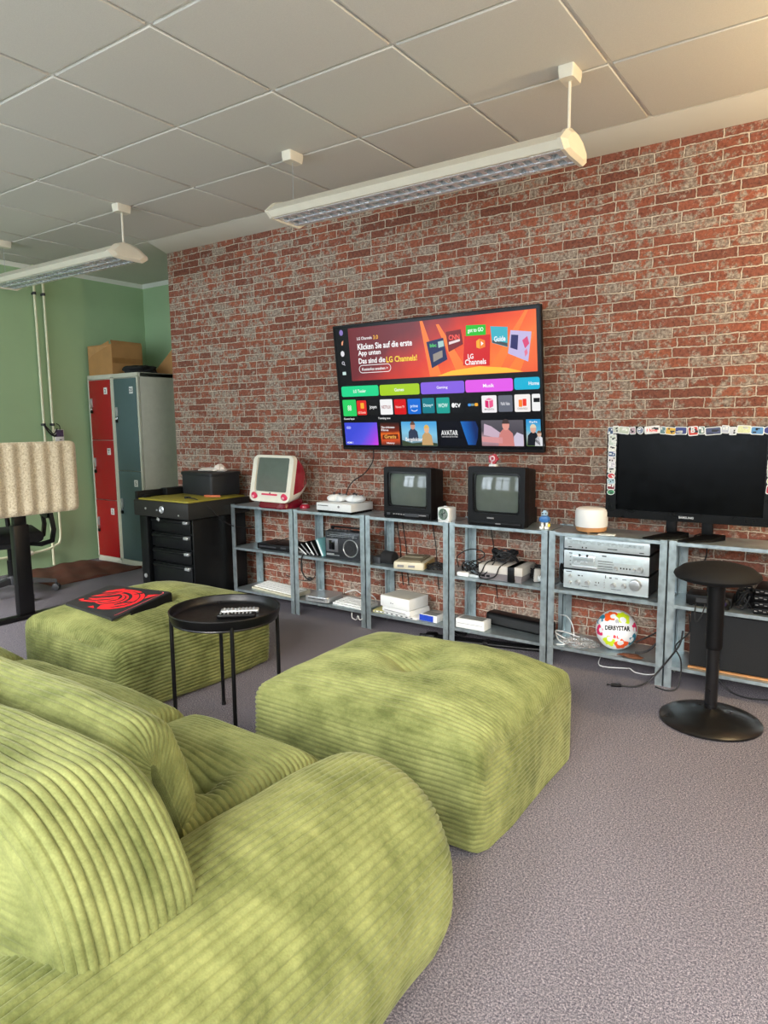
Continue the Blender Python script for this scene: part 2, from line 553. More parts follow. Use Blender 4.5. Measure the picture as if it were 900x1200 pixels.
# ------------------------------------------------------------------ camera
YAW, PITCH, ROLL = 0.6086467925, -0.1285634123, -0.0113176116
CAMH, CAMD, FPX = 1.3137047605, 3.8042896887, 819.934
fw = Vector((-math.sin(YAW) * math.cos(PITCH), math.cos(YAW) * math.cos(PITCH), math.sin(PITCH)))
rt0 = Vector((math.cos(YAW), math.sin(YAW), 0)); up0 = rt0.cross(fw)
rt_ = rt0 * math.cos(ROLL) + up0 * math.sin(ROLL); up_ = -rt0 * math.sin(ROLL) + up0 * math.cos(ROLL)
cam = bpy.data.cameras.new('camera'); cam.sensor_fit = 'HORIZONTAL'; cam.sensor_width = 36.0
cam.lens = FPX / 900.0 * 36.0; cam.clip_start = 0.02
co = bpy.data.objects.new('camera', cam); COL.objects.link(co)
M4 = Matrix((rt_, up_, -fw)).transposed().to_4x4(); M4.translation = (0, -CAMD, CAMH)
co.matrix_world = M4
SC.camera = co

SC.view_settings.view_transform = 'Standard'; SC.view_settings.look = 'None'
SC.view_settings.gamma = 1.0; SC.view_settings.use_curve_mapping = False
SC.view_settings.exposure = 0.4

# ------------------------------------------------------------------ common materials
M_STEEL = steel_mat()
M_BLACK = mat('black_plastic', (9, 9, 11), 0.45, var=0.12, spec=0.25)
M_BLACKM = mat('black_powder_coat', (10, 10, 12), 0.38, var=0.1, spec=0.4)
M_DARK = mat('dark_grey_plastic', (52, 54, 58), 0.5)
M_RUBBER = mat('black_rubber', (22, 22, 24), 0.7)
M_WHITE = mat('white_plastic', (226, 228, 226), 0.4, var=0.03)
M_OFFW = mat('off_white_paint', (222, 216, 198), 0.45, var=0.03)
M_BEIGE = mat('aged_beige_plastic', (206, 198, 172), 0.5, var=0.06)
M_YELLOWED = mat('yellowed_plastic', (198, 172, 112), 0.5, var=0.06)
M_SILVER = mat('brushed_silver', (190, 194, 196), 0.35, 0.7, var=0.05, nscale=60)
M_CHROME = mat('chrome', (210, 212, 214), 0.15, 1.0, var=0.03)
M_GREYP = mat('mid_grey_plastic', (128, 128, 130), 0.5)
M_CABLE = mat('black_cable', (20, 20, 22), 0.55)
M_WCABLE = mat('white_cable', (214, 216, 214), 0.5)
M_CRT = mat('crt_glass', (92, 100, 94), 0.10, var=0.05, coat=0.3)
M_LCD = mat('lcd_panel', (4, 5, 7), 0.22, var=0.0, spec=0.10)
M_CARD = mat('cardboard', (172, 128, 78), 0.8, var=0.08, nscale=9)
M_REDP = mat('ruby_plastic', (150, 18, 44), 0.2, var=0.15, coat=0.5)
M_WOOD = mat('pale_wood', (184, 132, 84), 0.5, var=0.15, nscale=12)
M_VELVET = velvet_mat('olive_corduroy', (82, 89, 45), (138, 143, 88))
M_TILE = mat('mineral_ceiling_tile', (206, 203, 194), 0.9, var=0.05, nscale=260, bump=0.3, bscale=300, spec=0.1)
M_BAR = mat('white_grid_bar', (236, 234, 226), 0.5, var=0.02)
M_CEIL = paint_mat('ceiling_plaster', (212, 208, 196))
M_GREEN = paint_mat('green_wall_paint', (158, 186, 146))
M_PLAIN = paint_mat('white_wall_paint', (225, 222, 214))
M_COVE = paint_mat('white_cove_paint', (226, 228, 218))
M_BRICK = brick_mat()

# ------------------------------------------------------------------ the room
XL, XR, YF, YB, ZC, ZB = -6.25, 1.7, -4.7, 0.88, 2.724, 2.669
XB = -4.745                                   # left end of the brick wall
m = MB().box(((XL + XR) / 2, (YF + YB) / 2, -0.05), (XR - XL + 0.4, YB - YF + 0.4, 0.1)); structure(m.build('floor', carpet_mat()))
m = MB().box(((XB + XR) / 2, 0.45, ZB / 2), (XR - XB, 0.9, ZB), mi=0)
structure(m.build('wall_back', M_BRICK))
m = MB()
ck = [(0.9, ZC), (-0.183, ZC), (-0.0, ZB), (0.9, ZB)]
m.loft([[(XB, u, v) for u, v in ck], [(XR, u, v) for u, v in ck]]); structure(m.build('trim_1', M_CEIL))
m = MB().box((XL - 0.05, (YF + YB) / 2, ZC / 2), (0.1, YB - YF + 0.4, ZC + 0.2)); structure(m.build('wall_left', M_GREEN))
m = MB().box(((XL + XB) / 2, YB + 0.05, ZC / 2), (XB - XL + 0.2, 0.1, ZC + 0.2)); structure(m.build('wall_alcove', M_GREEN))
RY0, RY1, RZ0, RZ1 = -4.45, -2.55, 0.75, 2.45
m = MB(); m.box((XR + 0.1, (YF + RY0) / 2, ZC / 2), (0.2, RY0 - YF, ZC + 0.2)); m.box((XR + 0.1, (YB + RY1) / 2, ZC / 2), (0.2, YB - RY1, ZC + 0.2))
m.box((XR + 0.1, (RY0 + RY1) / 2, RZ0 / 2), (0.2, RY1 - RY0, RZ0)); m.box((XR + 0.1, (RY0 + RY1) / 2, (RZ1 + ZC + 0.1) / 2), (0.2, RY1 - RY0, ZC + 0.1 - RZ1))
structure(m.build('wall_right', M_PLAIN))
# cove moulding round the green corner
cv = [(0, 0), (0.030, 0), (0.030, -0.006), (0.012, -0.022), (0.006, -0.036), (0, -0.036)]
m = MB()
m.loft([[(XL + u, YF, ZC + v) for u, v in cv], [(XL + u, YB, ZC + v) for u, v in cv]])
m.loft([[(XL, YB - u, ZC + v) for u, v in cv], [(XB, YB - u, ZC + v) for u, v in cv]])
structure(m.build('trim_2', M_COVE))
# suspended ceiling: white grid with tiles hanging in it, plain plaster margin to the wall
GX, GY, PT = -0.9603, -0.8108, 0.625
m = MB().box(((XL + XR) / 2, (YF + YB) / 2, ZC + 0.061), (XR - XL + 0.4, YB - YF + 0.4, 0.1), mi=1)
ye = GY + PT
for j in range(0, 8):
    y1 = ye - j * PT; y0 = max(y1 - PT, YF)
    if y1 - y0 < 0.05: continue
    for i in range(-9, 5):
        x0 = GX + i * PT; x1 = x0 + PT
        a0 = max(x0, XL + 0.03); a1 = min(x1, XR)
        if a1 - a0 < 0.05: continue
        m.box(((a0 + a1) / 2, (y0 + y1) / 2, ZC + 0.006), (a1 - a0 - 0.017, y1 - y0 - 0.017, 0.012), bev=0.003, seg=1, mi=0)
m.box(((XL + XR) / 2, (ye + YB) / 2 + 0.004, ZC + 0.006), (XR - XL, YB - ye - 0.004, 0.012), mi=2)
structure(m.build('ceiling', [M_TILE, M_BAR, M_CEIL]))
# window wall behind the camera
WX = [(-5.75, -4.35), (-3.95, -2.55), (-2.15, -0.75), (-0.35, 1.05)]
WZ0, WZ1 = 0.80, 2.45
m = MB(); xs = [XL - 0.1] + [v for p in WX for v in p] + [XR + 0.1]
for k in range(0, len(xs), 2): m.box(((xs[k] + xs[k + 1]) / 2, YF - 0.1, ZC / 2), (xs[k + 1] - xs[k], 0.2, ZC + 0.2))
for x0, x1 in WX:
    m.box(((x0 + x1) / 2, YF - 0.1, WZ0 / 2), (x1 - x0, 0.2, WZ0)); m.box(((x0 + x1) / 2, YF - 0.1, (WZ1 + ZC + 0.1) / 2), (x1 - x0, 0.2, ZC + 0.1 - WZ1))
structure(m.build('wall_front', M_PLAIN))
M_GLASS, nt, b = new_mat('window_glass')
tr = N(nt, 'ShaderNodeBsdfTransparent'); gl = N(nt, 'ShaderNodeBsdfGlossy'); gl.inputs['Roughness'].default_value = 0.02
fr = N(nt, 'ShaderNodeFresnel'); fr.inputs['IOR'].default_value = 1.45; mx = N(nt, 'ShaderNodeMixShader')
nt.links.new(fr.outputs[0], mx.inputs[0]); nt.links.new(tr.outputs[0], mx.inputs[1]); nt.links.new(gl.outputs[0], mx.inputs[2])
nt.links.new(mx.outputs[0], nt.nodes['Material Output'].inputs['Surface'])
for k, (x0, x1) in enumerate(WX):
    m = MB(); xc = (x0 + x1) / 2; zc = (WZ0 + WZ1) / 2
    m.ring(rrect(x1 - x0, WZ1 - WZ0, 0.002, 1, xc, zc), rrect(x1 - x0 - 0.12, WZ1 - WZ0 - 0.12, 0.002, 1, xc, zc), F_xz, YF - 0.03, YF - 0.09)
    m.box((xc, YF - 0.06, zc), (0.1, 0.06, WZ1 - WZ0 - 0.1)); m.box((xc, YF - 0.06, WZ1 - 0.42), (x1 - x0 - 0.1, 0.05, 0.06))
    w = structure(m.build('window_%d' % (k + 1), M_WHITE))
    m = MB().box((xc, YF - 0.15, zc), (x1 - x0 - 0.02, 0.006, WZ1 - WZ0 - 0.02)); structure(m.build('window_pane', M_GLASS, w))

m = MB(); yc = (RY0 + RY1) / 2; zc = (RZ0 + RZ1) / 2
m.ring(rrect(RY1 - RY0, RZ1 - RZ0, 0.002, 1, yc, zc), rrect(RY1 - RY0 - 0.12, RZ1 - RZ0 - 0.12, 0.002, 1, yc, zc), F_yz, XR + 0.03, XR + 0.09)
m.box((XR + 0.06, yc, zc), (0.06, 0.1, RZ1 - RZ0 - 0.1)); w = structure(m.build('window_5', M_WHITE))
m = MB().box((XR + 0.15, yc, zc), (0.006, RY1 - RY0 - 0.02, RZ1 - RZ0 - 0.02)); structure(m.build('window_pane', M_GLASS, w))

# ------------------------------------------------------------------ light
world = bpy.data.worlds.new('sky'); SC.world = world; world.use_nodes = True
wn = world.node_tree; bg = wn.nodes.get('Background')
bg.inputs[0].default_value = (0.80, 0.90, 1.0, 1); bg.inputs[1].default_value = 1.2
def area(name, loc, size, power, col, rot, spread=PI):
    l = bpy.data.lights.new(name, 'AREA'); l.shape = 'RECTANGLE'; l.size, l.size_y = size
    l.energy = power; l.color = col; l.spread = spread
    o = bpy.data.objects.new(name, l); COL.objects.link(o); o.location = loc; o.rotation_euler = rot
    return o
WIN_POWER = [50, 32, 24, 20]
for k, (x0, x1) in enumerate(WX):
    area('daylight', ((x0 + x1) / 2, YF - 0.11, (WZ0 + WZ1) / 2), (x1 - x0 - 0.06, WZ1 - WZ0 - 0.06), WIN_POWER[k], (0.78, 0.89, 1.0), (math.radians(82), 0, 0))
area('daylight', (XR + 0.11, (RY0 + RY1) / 2, (RZ0 + RZ1) / 2), (RY1 - RY0 - 0.06, RZ1 - RZ0 - 0.06), 60, (1.0, 0.95, 0.87), (math.radians(82), 0, math.radians(90)))
def point(name, loc, power, col, r):
    l = bpy.data.lights.new(name, 'POINT'); l.energy = power; l.color = col; l.shadow_soft_size = r
    o = bpy.data.objects.new(name, l); COL.objects.link(o); o.location = loc
    return o
sun = bpy.data.lights.new('bright_sky', 'SUN'); sun.energy = 18.5; sun.angle = math.radians(46); sun.color = (1.0, 0.95, 0.90)
so = bpy.data.objects.new('bright_sky', sun); COL.objects.link(so)
so.rotation_euler = Vector((-0.30, 1.0, -0.78)).to_track_quat('-Z', 'Y').to_euler()
point('warm_lamp', (0.62, -0.75, 2.3), 66, (1.0, 0.74, 0.40), 0.12)

# ------------------------------------------------------------------ pendant luminaires
M_LOUVRE = mat('mirror_louvre', (226, 232, 238), 0.25, 0.45, var=0.04)
M_TUBE = mat('unlit_lamp_tube', (214, 228, 238), 0.3, var=0.05)
def pendant(label, x0, x1, ends):
    L = x1 - x0; t = thing('pendant_light', label, 'ceiling light', ((x0 + x1) / 2, -0.862, 2.384), 0, 'louvred pendant lights under the ceiling')
    # section of the housing: almond shape with an open bottom
    sec = [(-0.135, 0.030), (-0.075, 0.078), (0.0, 0.096), (0.085, 0.078), (0.150, 0.030), (0.115, 0.004), (0.095, 0.004), (0.10, 0.03), (-0.09, 0.03), (-0.085, 0.004), (-0.105, 0.004)]
    m = MB(); m.loft([[(-L / 2, u, v) for u, v in sec], [(L / 2, u, v) for u, v in sec]]); m.build('housing', M_OFFW, t, angle=25)
    for s in (-1, 1):
        if not ends[0 if s < 0 else 1]: continue
        cap = [(-0.142, 0.032), (-0.08, 0.084), (-0.02, 0.103), (0.03, 0.101), (0.10, 0.082), (0.165, 0.040), (0.165, 0.022), (0.12, -0.006), (-0.04, -0.006), (-0.10, 0.0)]
        k = 0.72
        inner = [(u * k, 0.045 + (v - 0.045) * k) for u, v in cap]
        m = MB(); m.loft([[(s * L / 2, u, v) for u, v in cap], [(s * (L / 2 + 0.015), u, v) for u, v in cap], [(s * (L / 2 + 0.03), u, v) for u, v in inner]])
        m.build('end_cap', M_OFFW, t, angle=15)
    m = MB(); n = int(L / 0.06)
    for k in range(n + 1):
        x = -L / 2 + 0.02 + k * (L - 0.04) / n
        m.loft([[(x - 0.004, -0.085, 0.03), (x + 0.004, -0.085, 0.03), (x + 0.004, 0.095, 0.03), (x - 0.004, 0.095, 0.03)],
                [(x - 0.012, -0.085, 0.004), (x + 0.012, -0.085, 0.004), (x + 0.012, 0.095, 0.004), (x - 0.012, 0.095, 0.004)]])
    for y0, y1 in ((-0.088, -0.066), (0.075, 0.098), (-0.006, 0.016)):
        m.loft([[(-L / 2, y0, 0.002), (-L / 2, y1, 0.002), (-L / 2, y1 - 0.006, 0.032), (-L / 2, y0 + 0.006, 0.032)],
                [(L / 2, y0, 0.002), (L / 2, y1, 0.002), (L / 2, y1 - 0.006, 0.032), (L / 2, y0 + 0.006, 0.032)]])
    m.build('louvre', M_LOUVRE, t, angle=15)
    m = MB(); m.cyl((-L / 2 + .02, -0.037, 0.027), (L / 2 - .02, -0.037, 0.027), 0.008, n=10); m.cyl((-L / 2 + .02, 0.045, 0.027), (L / 2 - .02, 0.045, 0.027), 0.008, n=10)
    m.build('lamp_tubes', M_TUBE, t)
    return t
def canopy_on(t, x, rod, thin):
    lx = x - t.location.x
    m = MB(); m.loft([[(lx + u, v, 0.34) for u, v in rrect(0.066, 0.105, 0.008, 3)], [(lx + u, v, 0.322) for u, v in rrect(0.066, 0.105, 0.008, 3)],
                      [(lx + u, v, 0.292) for u, v in rrect(0.060, 0.098, 0.010, 3)]])
    m.build('ceiling_canopy', M_OFFW, t, angle=25)
    m = MB(); m.cyl((lx, 0, 0.296), (lx, 0.0, 0.094), 0.0016 if thin else 0.0065, n=8); m.build('wire' if thin else 'rod', M_OFFW if not thin else M_SILVER, t)
p1 = pendant('long white louvred pendant light hanging in front of the brick wall', -2.68, -1.10, (1, 1))
canopy_on(p1, -1.105, True, False); canopy_on(p1, -2.615, True, True)
p2 = pendant('white louvred pendant light hanging near the green wall with pipes', -5.66, -4.09, (1, 1))
canopy_on(p2, -4.10, True, False); canopy_on(p2, -5.60, True, True)

# ------------------------------------------------------------------ sofa
sofa = thing('corduroy_sofa', 'large olive green corduroy sofa with rounded arm and back', 'sofa', (-1.9, -2.9, 0))
def at(o, x, y, z): o.location = (x - o.parent.location.x, y - o.parent.location.y, z)
def arm_warp(P):
    # stuffed drum: widest low down, drawn in at the foot, lower towards the rear end
    Q = P.copy(); z = P[..., 2]
    f = np.clip(1 - z / 0.16, 0, 1)
    Q[..., 1] *= 1 - 0.22 * f ** 1.5
    return Q
arm = upholstery('armrest', M_VELVET, sofa, L=1.26, W=0.45, H=0.47, rt=0.215, rb=0.05, re=0.13, bulge=0.012, cap_bulge=0.025, crown=0.03,
                 pitch=0.0178, amp=0.0068, seed=3, wr=0.005, turn=True, warp=arm_warp, nu=70)
at(arm, -0.955, -3.04, 0.03)
back = upholstery('backrest', M_VELVET, sofa, L=0.26, W=2.55, H=0.615, rt=0.25, rb=0.03, re=0.05, bulge=0.0, cap_bulge=0.085, crown=0.012,
                  pitch=0.0178, amp=0.0068, seed=4, wr=0.006, turn=True, around=True)
at(back, -0.885 - 1.275, -3.195, 0.11)
for k, (x0, x1, sd, dent) in enumerate(((-1.715, -1.14, 11, True), (-2.66, -1.725, 12, False), (-3.44, -2.67, 13, False))):
    w = x1 - x0
    dn = [(0.10, 0.10, 0.055, 0.05)] if dent else []
    cr = [(0.10, 0.10, -0.26, 0.12, 0.026, 0.022), (0.10, 0.10, 0.27, 0.02, 0.024, 0.02), (0.10, 0.10, 0.24, 0.30, 0.022, 0.022)] if dent else []
    s = upholstery('seat_cushion', M_VELVET, sofa, L=w, W=0.88, H=0.385, rt=0.09, rb=0.03, re=0.07, bulge=0.025, cap_bulge=0.008, crown=0.055,
                   dents=dn, creases=cr, pitch=0.0178, amp=0.0068, seed=sd, wr=0.006)
    at(s, (x0 + x1) / 2, -2.83, 0.03)
arm2 = arm.copy(); COL.objects.link(arm2); at(arm2, -3.46, -3.01, 0.03)
for x, y in ((-0.84, -2.50), (-0.84, -3.5), (-3.5, -2.5), (-3.5, -3.5)):
    m = MB().cyl((0, 0, 0), (0, 0, 0.06), 0.022, 0.028, n=16, bev=0.003); f = m.build('foot', M_BLACK, sofa); at(f, x, y, 0)
# loose pillows leaning on the back
def pillow(label, x, L, seed):
    p = upholstery('corduroy_pillow', M_VELVET, None, L=L, W=0.19, H=0.325, rt=0.085, rb=0.05, re=0.08, bulge=0.035, cap_bulge=0.03, crown=0.01,
                   pitch=0.0178, amp=0.0068, seed=seed, wr=0.006, cap_up=True)
    p.location = (x, -2.885, 0.38); p.rotation_euler = (math.radians(17), 0, 0)
    return tag(p, label, 'pillow', 'corduroy pillows on the sofa')
pillow('corduroy pillow leaning on the sofa back beside the rounded arm', -1.60, 0.84, 21)
pillow('corduroy pillow at far end of sofa, mostly behind the other pillow', -2.50, 0.86, 22)

# ------------------------------------------------------------------ ottomans
ot = upholstery('corduroy_ottoman', M_VELVET, None, L=0.95, W=0.82, H=0.355, rt=0.05, rb=0.03, re=0.045, bulge=0.02, cap_bulge=0.02, crown=0.072,
                dents=[(0.0, 0.0, 0.065, 0.07)], creases=[(0, 0, -0.36, 0.02, 0.022, 0.022), (0, 0, 0.34, -0.02, 0.018, 0.022), (0, 0, 0.03, 0.28, 0.02, 0.022), (0, 0, -0.02, -0.28, 0.014, 0.022)],
                pitch=0.0178, amp=0.0068, seed=31, wr=0.005)
ot.location = (-1.362, -1.64, 0.0)
tag(ot, 'bright green corduroy ottoman standing clear on the carpet before the shelves', 'ottoman', 'square corduroy ottomans')
ot2 = copy_thing(ot, (-3.07, -1.56, 0.0), PI / 2, 'green corduroy ottoman under the black mat with red emblem', 'square corduroy ottomans')

# ------------------------------------------------------------------ tray table
t = thing('tray_table', 'small round black tray table between the two ottomans', 'side table', (-2.25, -1.785, 0))
R = 0.225
m = MB(); m.lathe([(0, 0.49), (R - 0.012, 0.49), (R - 0.004, 0.494), (R, 0.502), (R + 0.004, 0.525), (R + 0.009, 0.528), (R + 0.012, 0.524), (R + 0.006, 0.495), (R - 0.002, 0.484), (0, 0.484)], n=64)
m.build('tray', M_BLACKM, t)
m = MB(); rp = [(R * 0.98 * math.cos(a), R * 0.98 * math.sin(a), 0.482) for a in np.linspace(0, 2 * PI, 49)]
m.tube(rp, 0.005, n=8, smooth=False); m.build('support_ring', M_BLACKM, t)
for a in (48, 138, 228, 318):
    a = math.radians(a + 6); x, y = R * math.cos(a), R * math.sin(a)
    m = MB(); m.tube([(x, y, 0.5), (x, y, 0.47), (x, y, 0.02), (x, y, 0.0)], 0.0085, n=10, smooth=False); l = m.build('leg', M_BLACKM, t)
    m = MB().cyl((x, y, 0), (x, y, 0.012), 0.010, n=12); m.build('foot_cap', M_RUBBER, l)
def remote(label, x, y, rz, body, z=0.4905):
    t = thing('remote_control', label, 'remote', (x, y, z), rz, 'remotes on the tray table')
    m = MB().box((0, 0, 0.009), (0.165, 0.042, 0.018), bev=0.007, seg=3); m.build('body', body, t)
    m = MB()
    for i in range(9):
        for j in range(3):
            if i in (3,) and j != 1: continue
            m.cyl((-0.066 + i * 0.0158, (j - 1) * 0.0115, 0.0175), (-0.066 + i * 0.0158, (j - 1) * 0.0115, 0.0205), 0.0042, n=10)
    m.build('buttons', M_SILVER, t)
remote('black remote with silver keys nearer the tray rim', -2.19, -1.775, math.radians(40), M_BLACK)
remote('silver remote lying behind the black one on the tray', -2.227, -1.72, math.radians(42), M_SILVER)

# ------------------------------------------------------------------ mouse mat with the red emblem on the far ottoman
t = thing('gaming_mat', 'black folded mat with red dragon emblem on the far ottoman', 'mat', (-3.10, -1.75, 0.40))
Lp, Fp, Rp, Bp = [Vector(v) - Vector((-3.10, -1.75, 0.40)) for v in ((-3.313, -1.889, 0.418), (-2.86, -1.93, 0.418), (-2.885, -1.575, 0.468), (-3.37, -1.595, 0.446))]
def PL(u, v, h=0.0):   # u along the front edge, v away from the viewer
    p = (Lp * (1 - u) + Fp * u) * (1 - v) + (Bp * (1 - u) + Rp * u) * v
    return (p.x, p.y, p.z + h)
sec = []
for v in np.linspace(0, 1, 9):
    hh = 0.0
    sec.append([PL(0, v, 0), PL(0.25, v), PL(0.5, v), PL(0.75, v), PL(0.97, v), PL(1.0, v, -0.004), PL(1.0, v, -0.014), PL(0.97, v, -0.011), PL(0.5, v, -0.011), PL(0, v, -0.011)])
m = MB(); m.loft(sec); m.build('mat_sheet', mat('mat_cloth', (34, 35, 38), 0.55, var=0.1), t)
m = MB()   # the folded-down right side
m.loft([[PL(1.0, 0.3, -0.002), PL(1.0, 1.0, -0.002), PL(1.0, 1.0, -0.075), PL(1.0, 0.3, -0.03)], [PL(1.02, 0.3, -0.006), PL(1.02, 1.0, -0.006), PL(1.03, 1.0, -0.075), PL(1.02, 0.3, -0.03)]])
m.build('folded_side', M_BLACK, t)
M_REDPRINT = mat('red_print', (236, 30, 40), 0.5, var=0.05)
def flat(polys, name, material, parent, fn, h):
    bm = bmesh.new()
    for poly in polys:
        bm.faces.new([bm.verts.new(fn(u, v, h)) for u, v in poly])
    bmesh.ops.recalc_face_normals(bm, faces=bm.faces)
    for f in bm.faces:
        if f.normal.z < 0: f.normal_flip()
    bmesh.ops.triangulate(bm, faces=bm.faces)
    me = bpy.data.meshes.new(name); bm.to_mesh(me); bm.free(); me.materials.append(material)
    o = bpy.data.objects.new(name, me); COL.objects.link(o); o.parent = parent
    return o
def crescent(cx, cy, r0, r1, a0, a1, dx, dy, n=18):
    out = [(cx + r0 * math.cos(a), cy + r0 * math.sin(a)) for a in np.radians(np.linspace(a0, a1, n))]
    inn = [(cx + dx + r1 * math.cos(a), cy + dy + r1 * math.sin(a)) for a in np.radians(np.linspace(a1, a0, n))]
    return out + inn[1:-1] if abs(r0 - r1) > 1e-6 else out + inn
polys = [crescent(0.50, 0.50, 0.40, 0.30, -80, 150, -0.06, -0.02), crescent(0.46, 0.48, 0.24, 0.17, -150, 100, -0.05, 0.03),
         [(0.10, 0.18), (0.30, 0.24), (0.46, 0.34), (0.56, 0.50), (0.50, 0.62), (0.40, 0.52), (0.26, 0.40), (0.14, 0.34), (0.24, 0.33)],
         [(0.12, 0.42), (0.30, 0.52), (0.42, 0.66), (0.44, 0.80), (0.34, 0.70), (0.22, 0.60)],
         [(0.16, 0.62), (0.28, 0.70), (0.36, 0.82), (0.34, 0.92), (0.24, 0.82)],
         [(0.56, 0.12), (0.66, 0.16), (0.62, 0.24), (0.72, 0.26), (0.66, 0.34), (0.52, 0.22)],
         [(0.10, 0.30), (0.06, 0.22), (0.16, 0.22)], [(0.88, 0.66), (0.95, 0.86), (0.82, 0.80)], [(0.40, 0.08), (0.52, 0.10), (0.44, 0.16)]]
flat(polys, 'dragon_emblem', M_REDPRINT, t, PL, 0.0012)
cuts = [crescent(0.50, 0.50, 0.345, 0.335, -60, 130, -0.01, 0.0), crescent(0.46, 0.48, 0.205, 0.19, -120, 90, -0.012, 0.01),
        [(0.16, 0.24), (0.32, 0.30), (0.46, 0.42), (0.52, 0.54), (0.45, 0.46), (0.31, 0.34)], [(0.20, 0.50), (0.32, 0.58), (0.40, 0.72), (0.30, 0.63)],
        [(0.66, 0.40), (0.78, 0.44), (0.88, 0.54), (0.76, 0.49)], [(0.62, 0.72), (0.72, 0.80), (0.74, 0.90), (0.66, 0.82)], [(0.70, 0.24), (0.80, 0.32), (0.84, 0.40), (0.75, 0.33)]]
flat(cuts, 'emblem_line', mat('mat_cloth', (34, 35, 38)), t, PL, 0.0020)
ln = rrect(0.94, 0.90, 0.05, 5, 0.5, 0.5); li = rrect(0.925, 0.88, 0.045, 5, 0.5, 0.5)
flat([[ln[k], ln[k + 1], li[k + 1], li[k]] for k in range(-3, 5)], 'border_line', mat('pink_print', (240, 96, 104), 0.5), t, PL, 0.0012)

# ------------------------------------------------------------------ stool
t = thing('wobble_stool', 'black round stool with disc base in front of the shelves', 'stool', (-0.505, -0.612, 0))
m = MB(); m.lathe([(0, 0), (0.198, 0), (0.206, 0.004), (0.206, 0.012), (0.196, 0.020), (0.15, 0.034), (0.08, 0.050), (0.045, 0.058), (0.034, 0.066), (0, 0.066)], n=64); m.build('base', mat('black_satin_base', (16, 15, 14), 0.32, var=0.08), t)
m = MB(); m.cyl((0, 0, 0.06), (0, 0, 0.34), 0.026, n=32); m.build('lower_column', mat('dark_column', (18, 18, 20), 0.3), t)
m = MB(); m.lathe([(0.0315, 0.33), (0.0335, 0.335), (0.034, 0.345), (0.035, 0.615), (0.046, 0.628), (0, 0.628)], n=32); m.build('column', M_BLACK, t)
m = MB(); m.lathe([(0, 0.622), (0.09, 0.622), (0.14, 0.630), (0.165, 0.640), (0.172, 0.652), (0.168, 0.662), (0.14, 0.684), (0.09, 0.698), (0.04, 0.704), (0, 0.705)], n=64)
m.build('seat', mat('black_seat_fabric', (17, 17, 18), 0.75, var=0.1, nscale=200, spec=0.3), t)
m = MB(); m.box((0.10, 0.01, 0.616), (0.07, 0.012, 0.006), bev=0.002); m.build('lift_lever', M_BLACK, t)

# ------------------------------------------------------------------ lockers in the alcove
M_LFRAME = mat('locker_grey_frame', (196, 196, 180), 0.45, var=0.04)
M_LRED = mat('locker_red', (158, 22, 26), 0.42, var=0.05)
M_LGREY = mat('locker_slate', (78, 100, 102), 0.42, var=0.05)
M_INK = mat('black_ink', (20, 20, 20), 0.6)
def locker(label, x0, x1, doors, md, plates):
    w = x1 - x0; t = thing('locker', label, 'locker', ((x0 + x1) / 2, 0.14, 0), 0, 'lockers in the green corner')
    H = 1.775; D = 0.50
    m = MB(); m.box((0, D / 2 + 0.012, H / 2 + 0.02), (w, D - 0.024, H - 0.04), bev=0.004)
    m.box((0, D / 2, 0.025), (w, D, 0.05), bev=0.003); m.box((0, D / 2, H - 0.02), (w, D, 0.04), bev=0.003)
    m.box((-w / 2 + 0.012, 0.008, H / 2), (0.024, 0.016, H - 0.06)); m.box((w / 2 - 0.012, 0.008, H / 2), (0.024, 0.016, H - 0.06))
    m.build('body', M_LFRAME, t)
    for k, (z0, z1) in enumerate(doors):
        zc = (z0 + z1) / 2
        m = MB(); m.box((0, 0.004, zc), (w - 0.052, 0.018, z1 - z0 - 0.006), bev=0.003)
        d = m.build('door', md, t)
        zp = z1 - 0.105 if z1 - z0 < 0.7 else z1 - 0.11
        px = w / 2 - 0.095
        m = MB().box((px, -0.0065, zp), (0.052, 0.003, 0.062), bev=0.001); pl = m.build('number_plate', M_WHITE, d)
        if plates[k]: 
            me = text_mesh(plates[k], None, 0.036, 0, 0.015); me.materials.clear(); me.materials.append(M_INK)
            o = bpy.data.objects.new('lettering', me); COL.objects.link(o); o.parent = d; o.location = (px, -0.0085, zp); o.rotation_euler = (PI / 2, 0, 0)
        lx = -w / 2 + 0.060; lz = zp - (0.115 if z1 - z0 < 0.7 else 0.20)
        m = MB(); m.box((lx, -0.010, lz + 0.01), (0.026, 0.012, 0.085), bev=0.004); m.box((lx, -0.018, lz + 0.028), (0.016, 0.012, 0.03), bev=0.003)
        m.build('latch', M_SILVER, d)
        m = MB(); m.cyl((lx, -0.006, lz - 0.045), (lx, -0.014, lz - 0.045), 0.011, n=16); m.box((lx + 0.004, -0.018, lz - 0.075), (0.026, 0.014, 0.03), bev=0.004, mi=1)
        m.tube([(lx - 0.006, -0.016, lz - 0.062), (lx - 0.006, -0.018, lz - 0.045), (lx + 0.004, -0.018, lz - 0.038), (lx + 0.014, -0.018, lz - 0.045), (lx + 0.014, -0.016, lz - 0.062)], 0.003, n=6)
        m.build('padlock', [M_CHROME, M_BLACK], d)
    return t
locker('narrow locker with three red doors beside the green wall', -6.17, -5.79, [(0.05, 0.60), (0.60, 1.168), (1.168, 1.73)], M_LRED, ['2', 'T', '2'])
locker('grey locker with two slate doors next to the red one', -5.785, -5.405, [(0.05, 0.888), (0.888, 1.73)], M_LGREY, ['5', '25'])
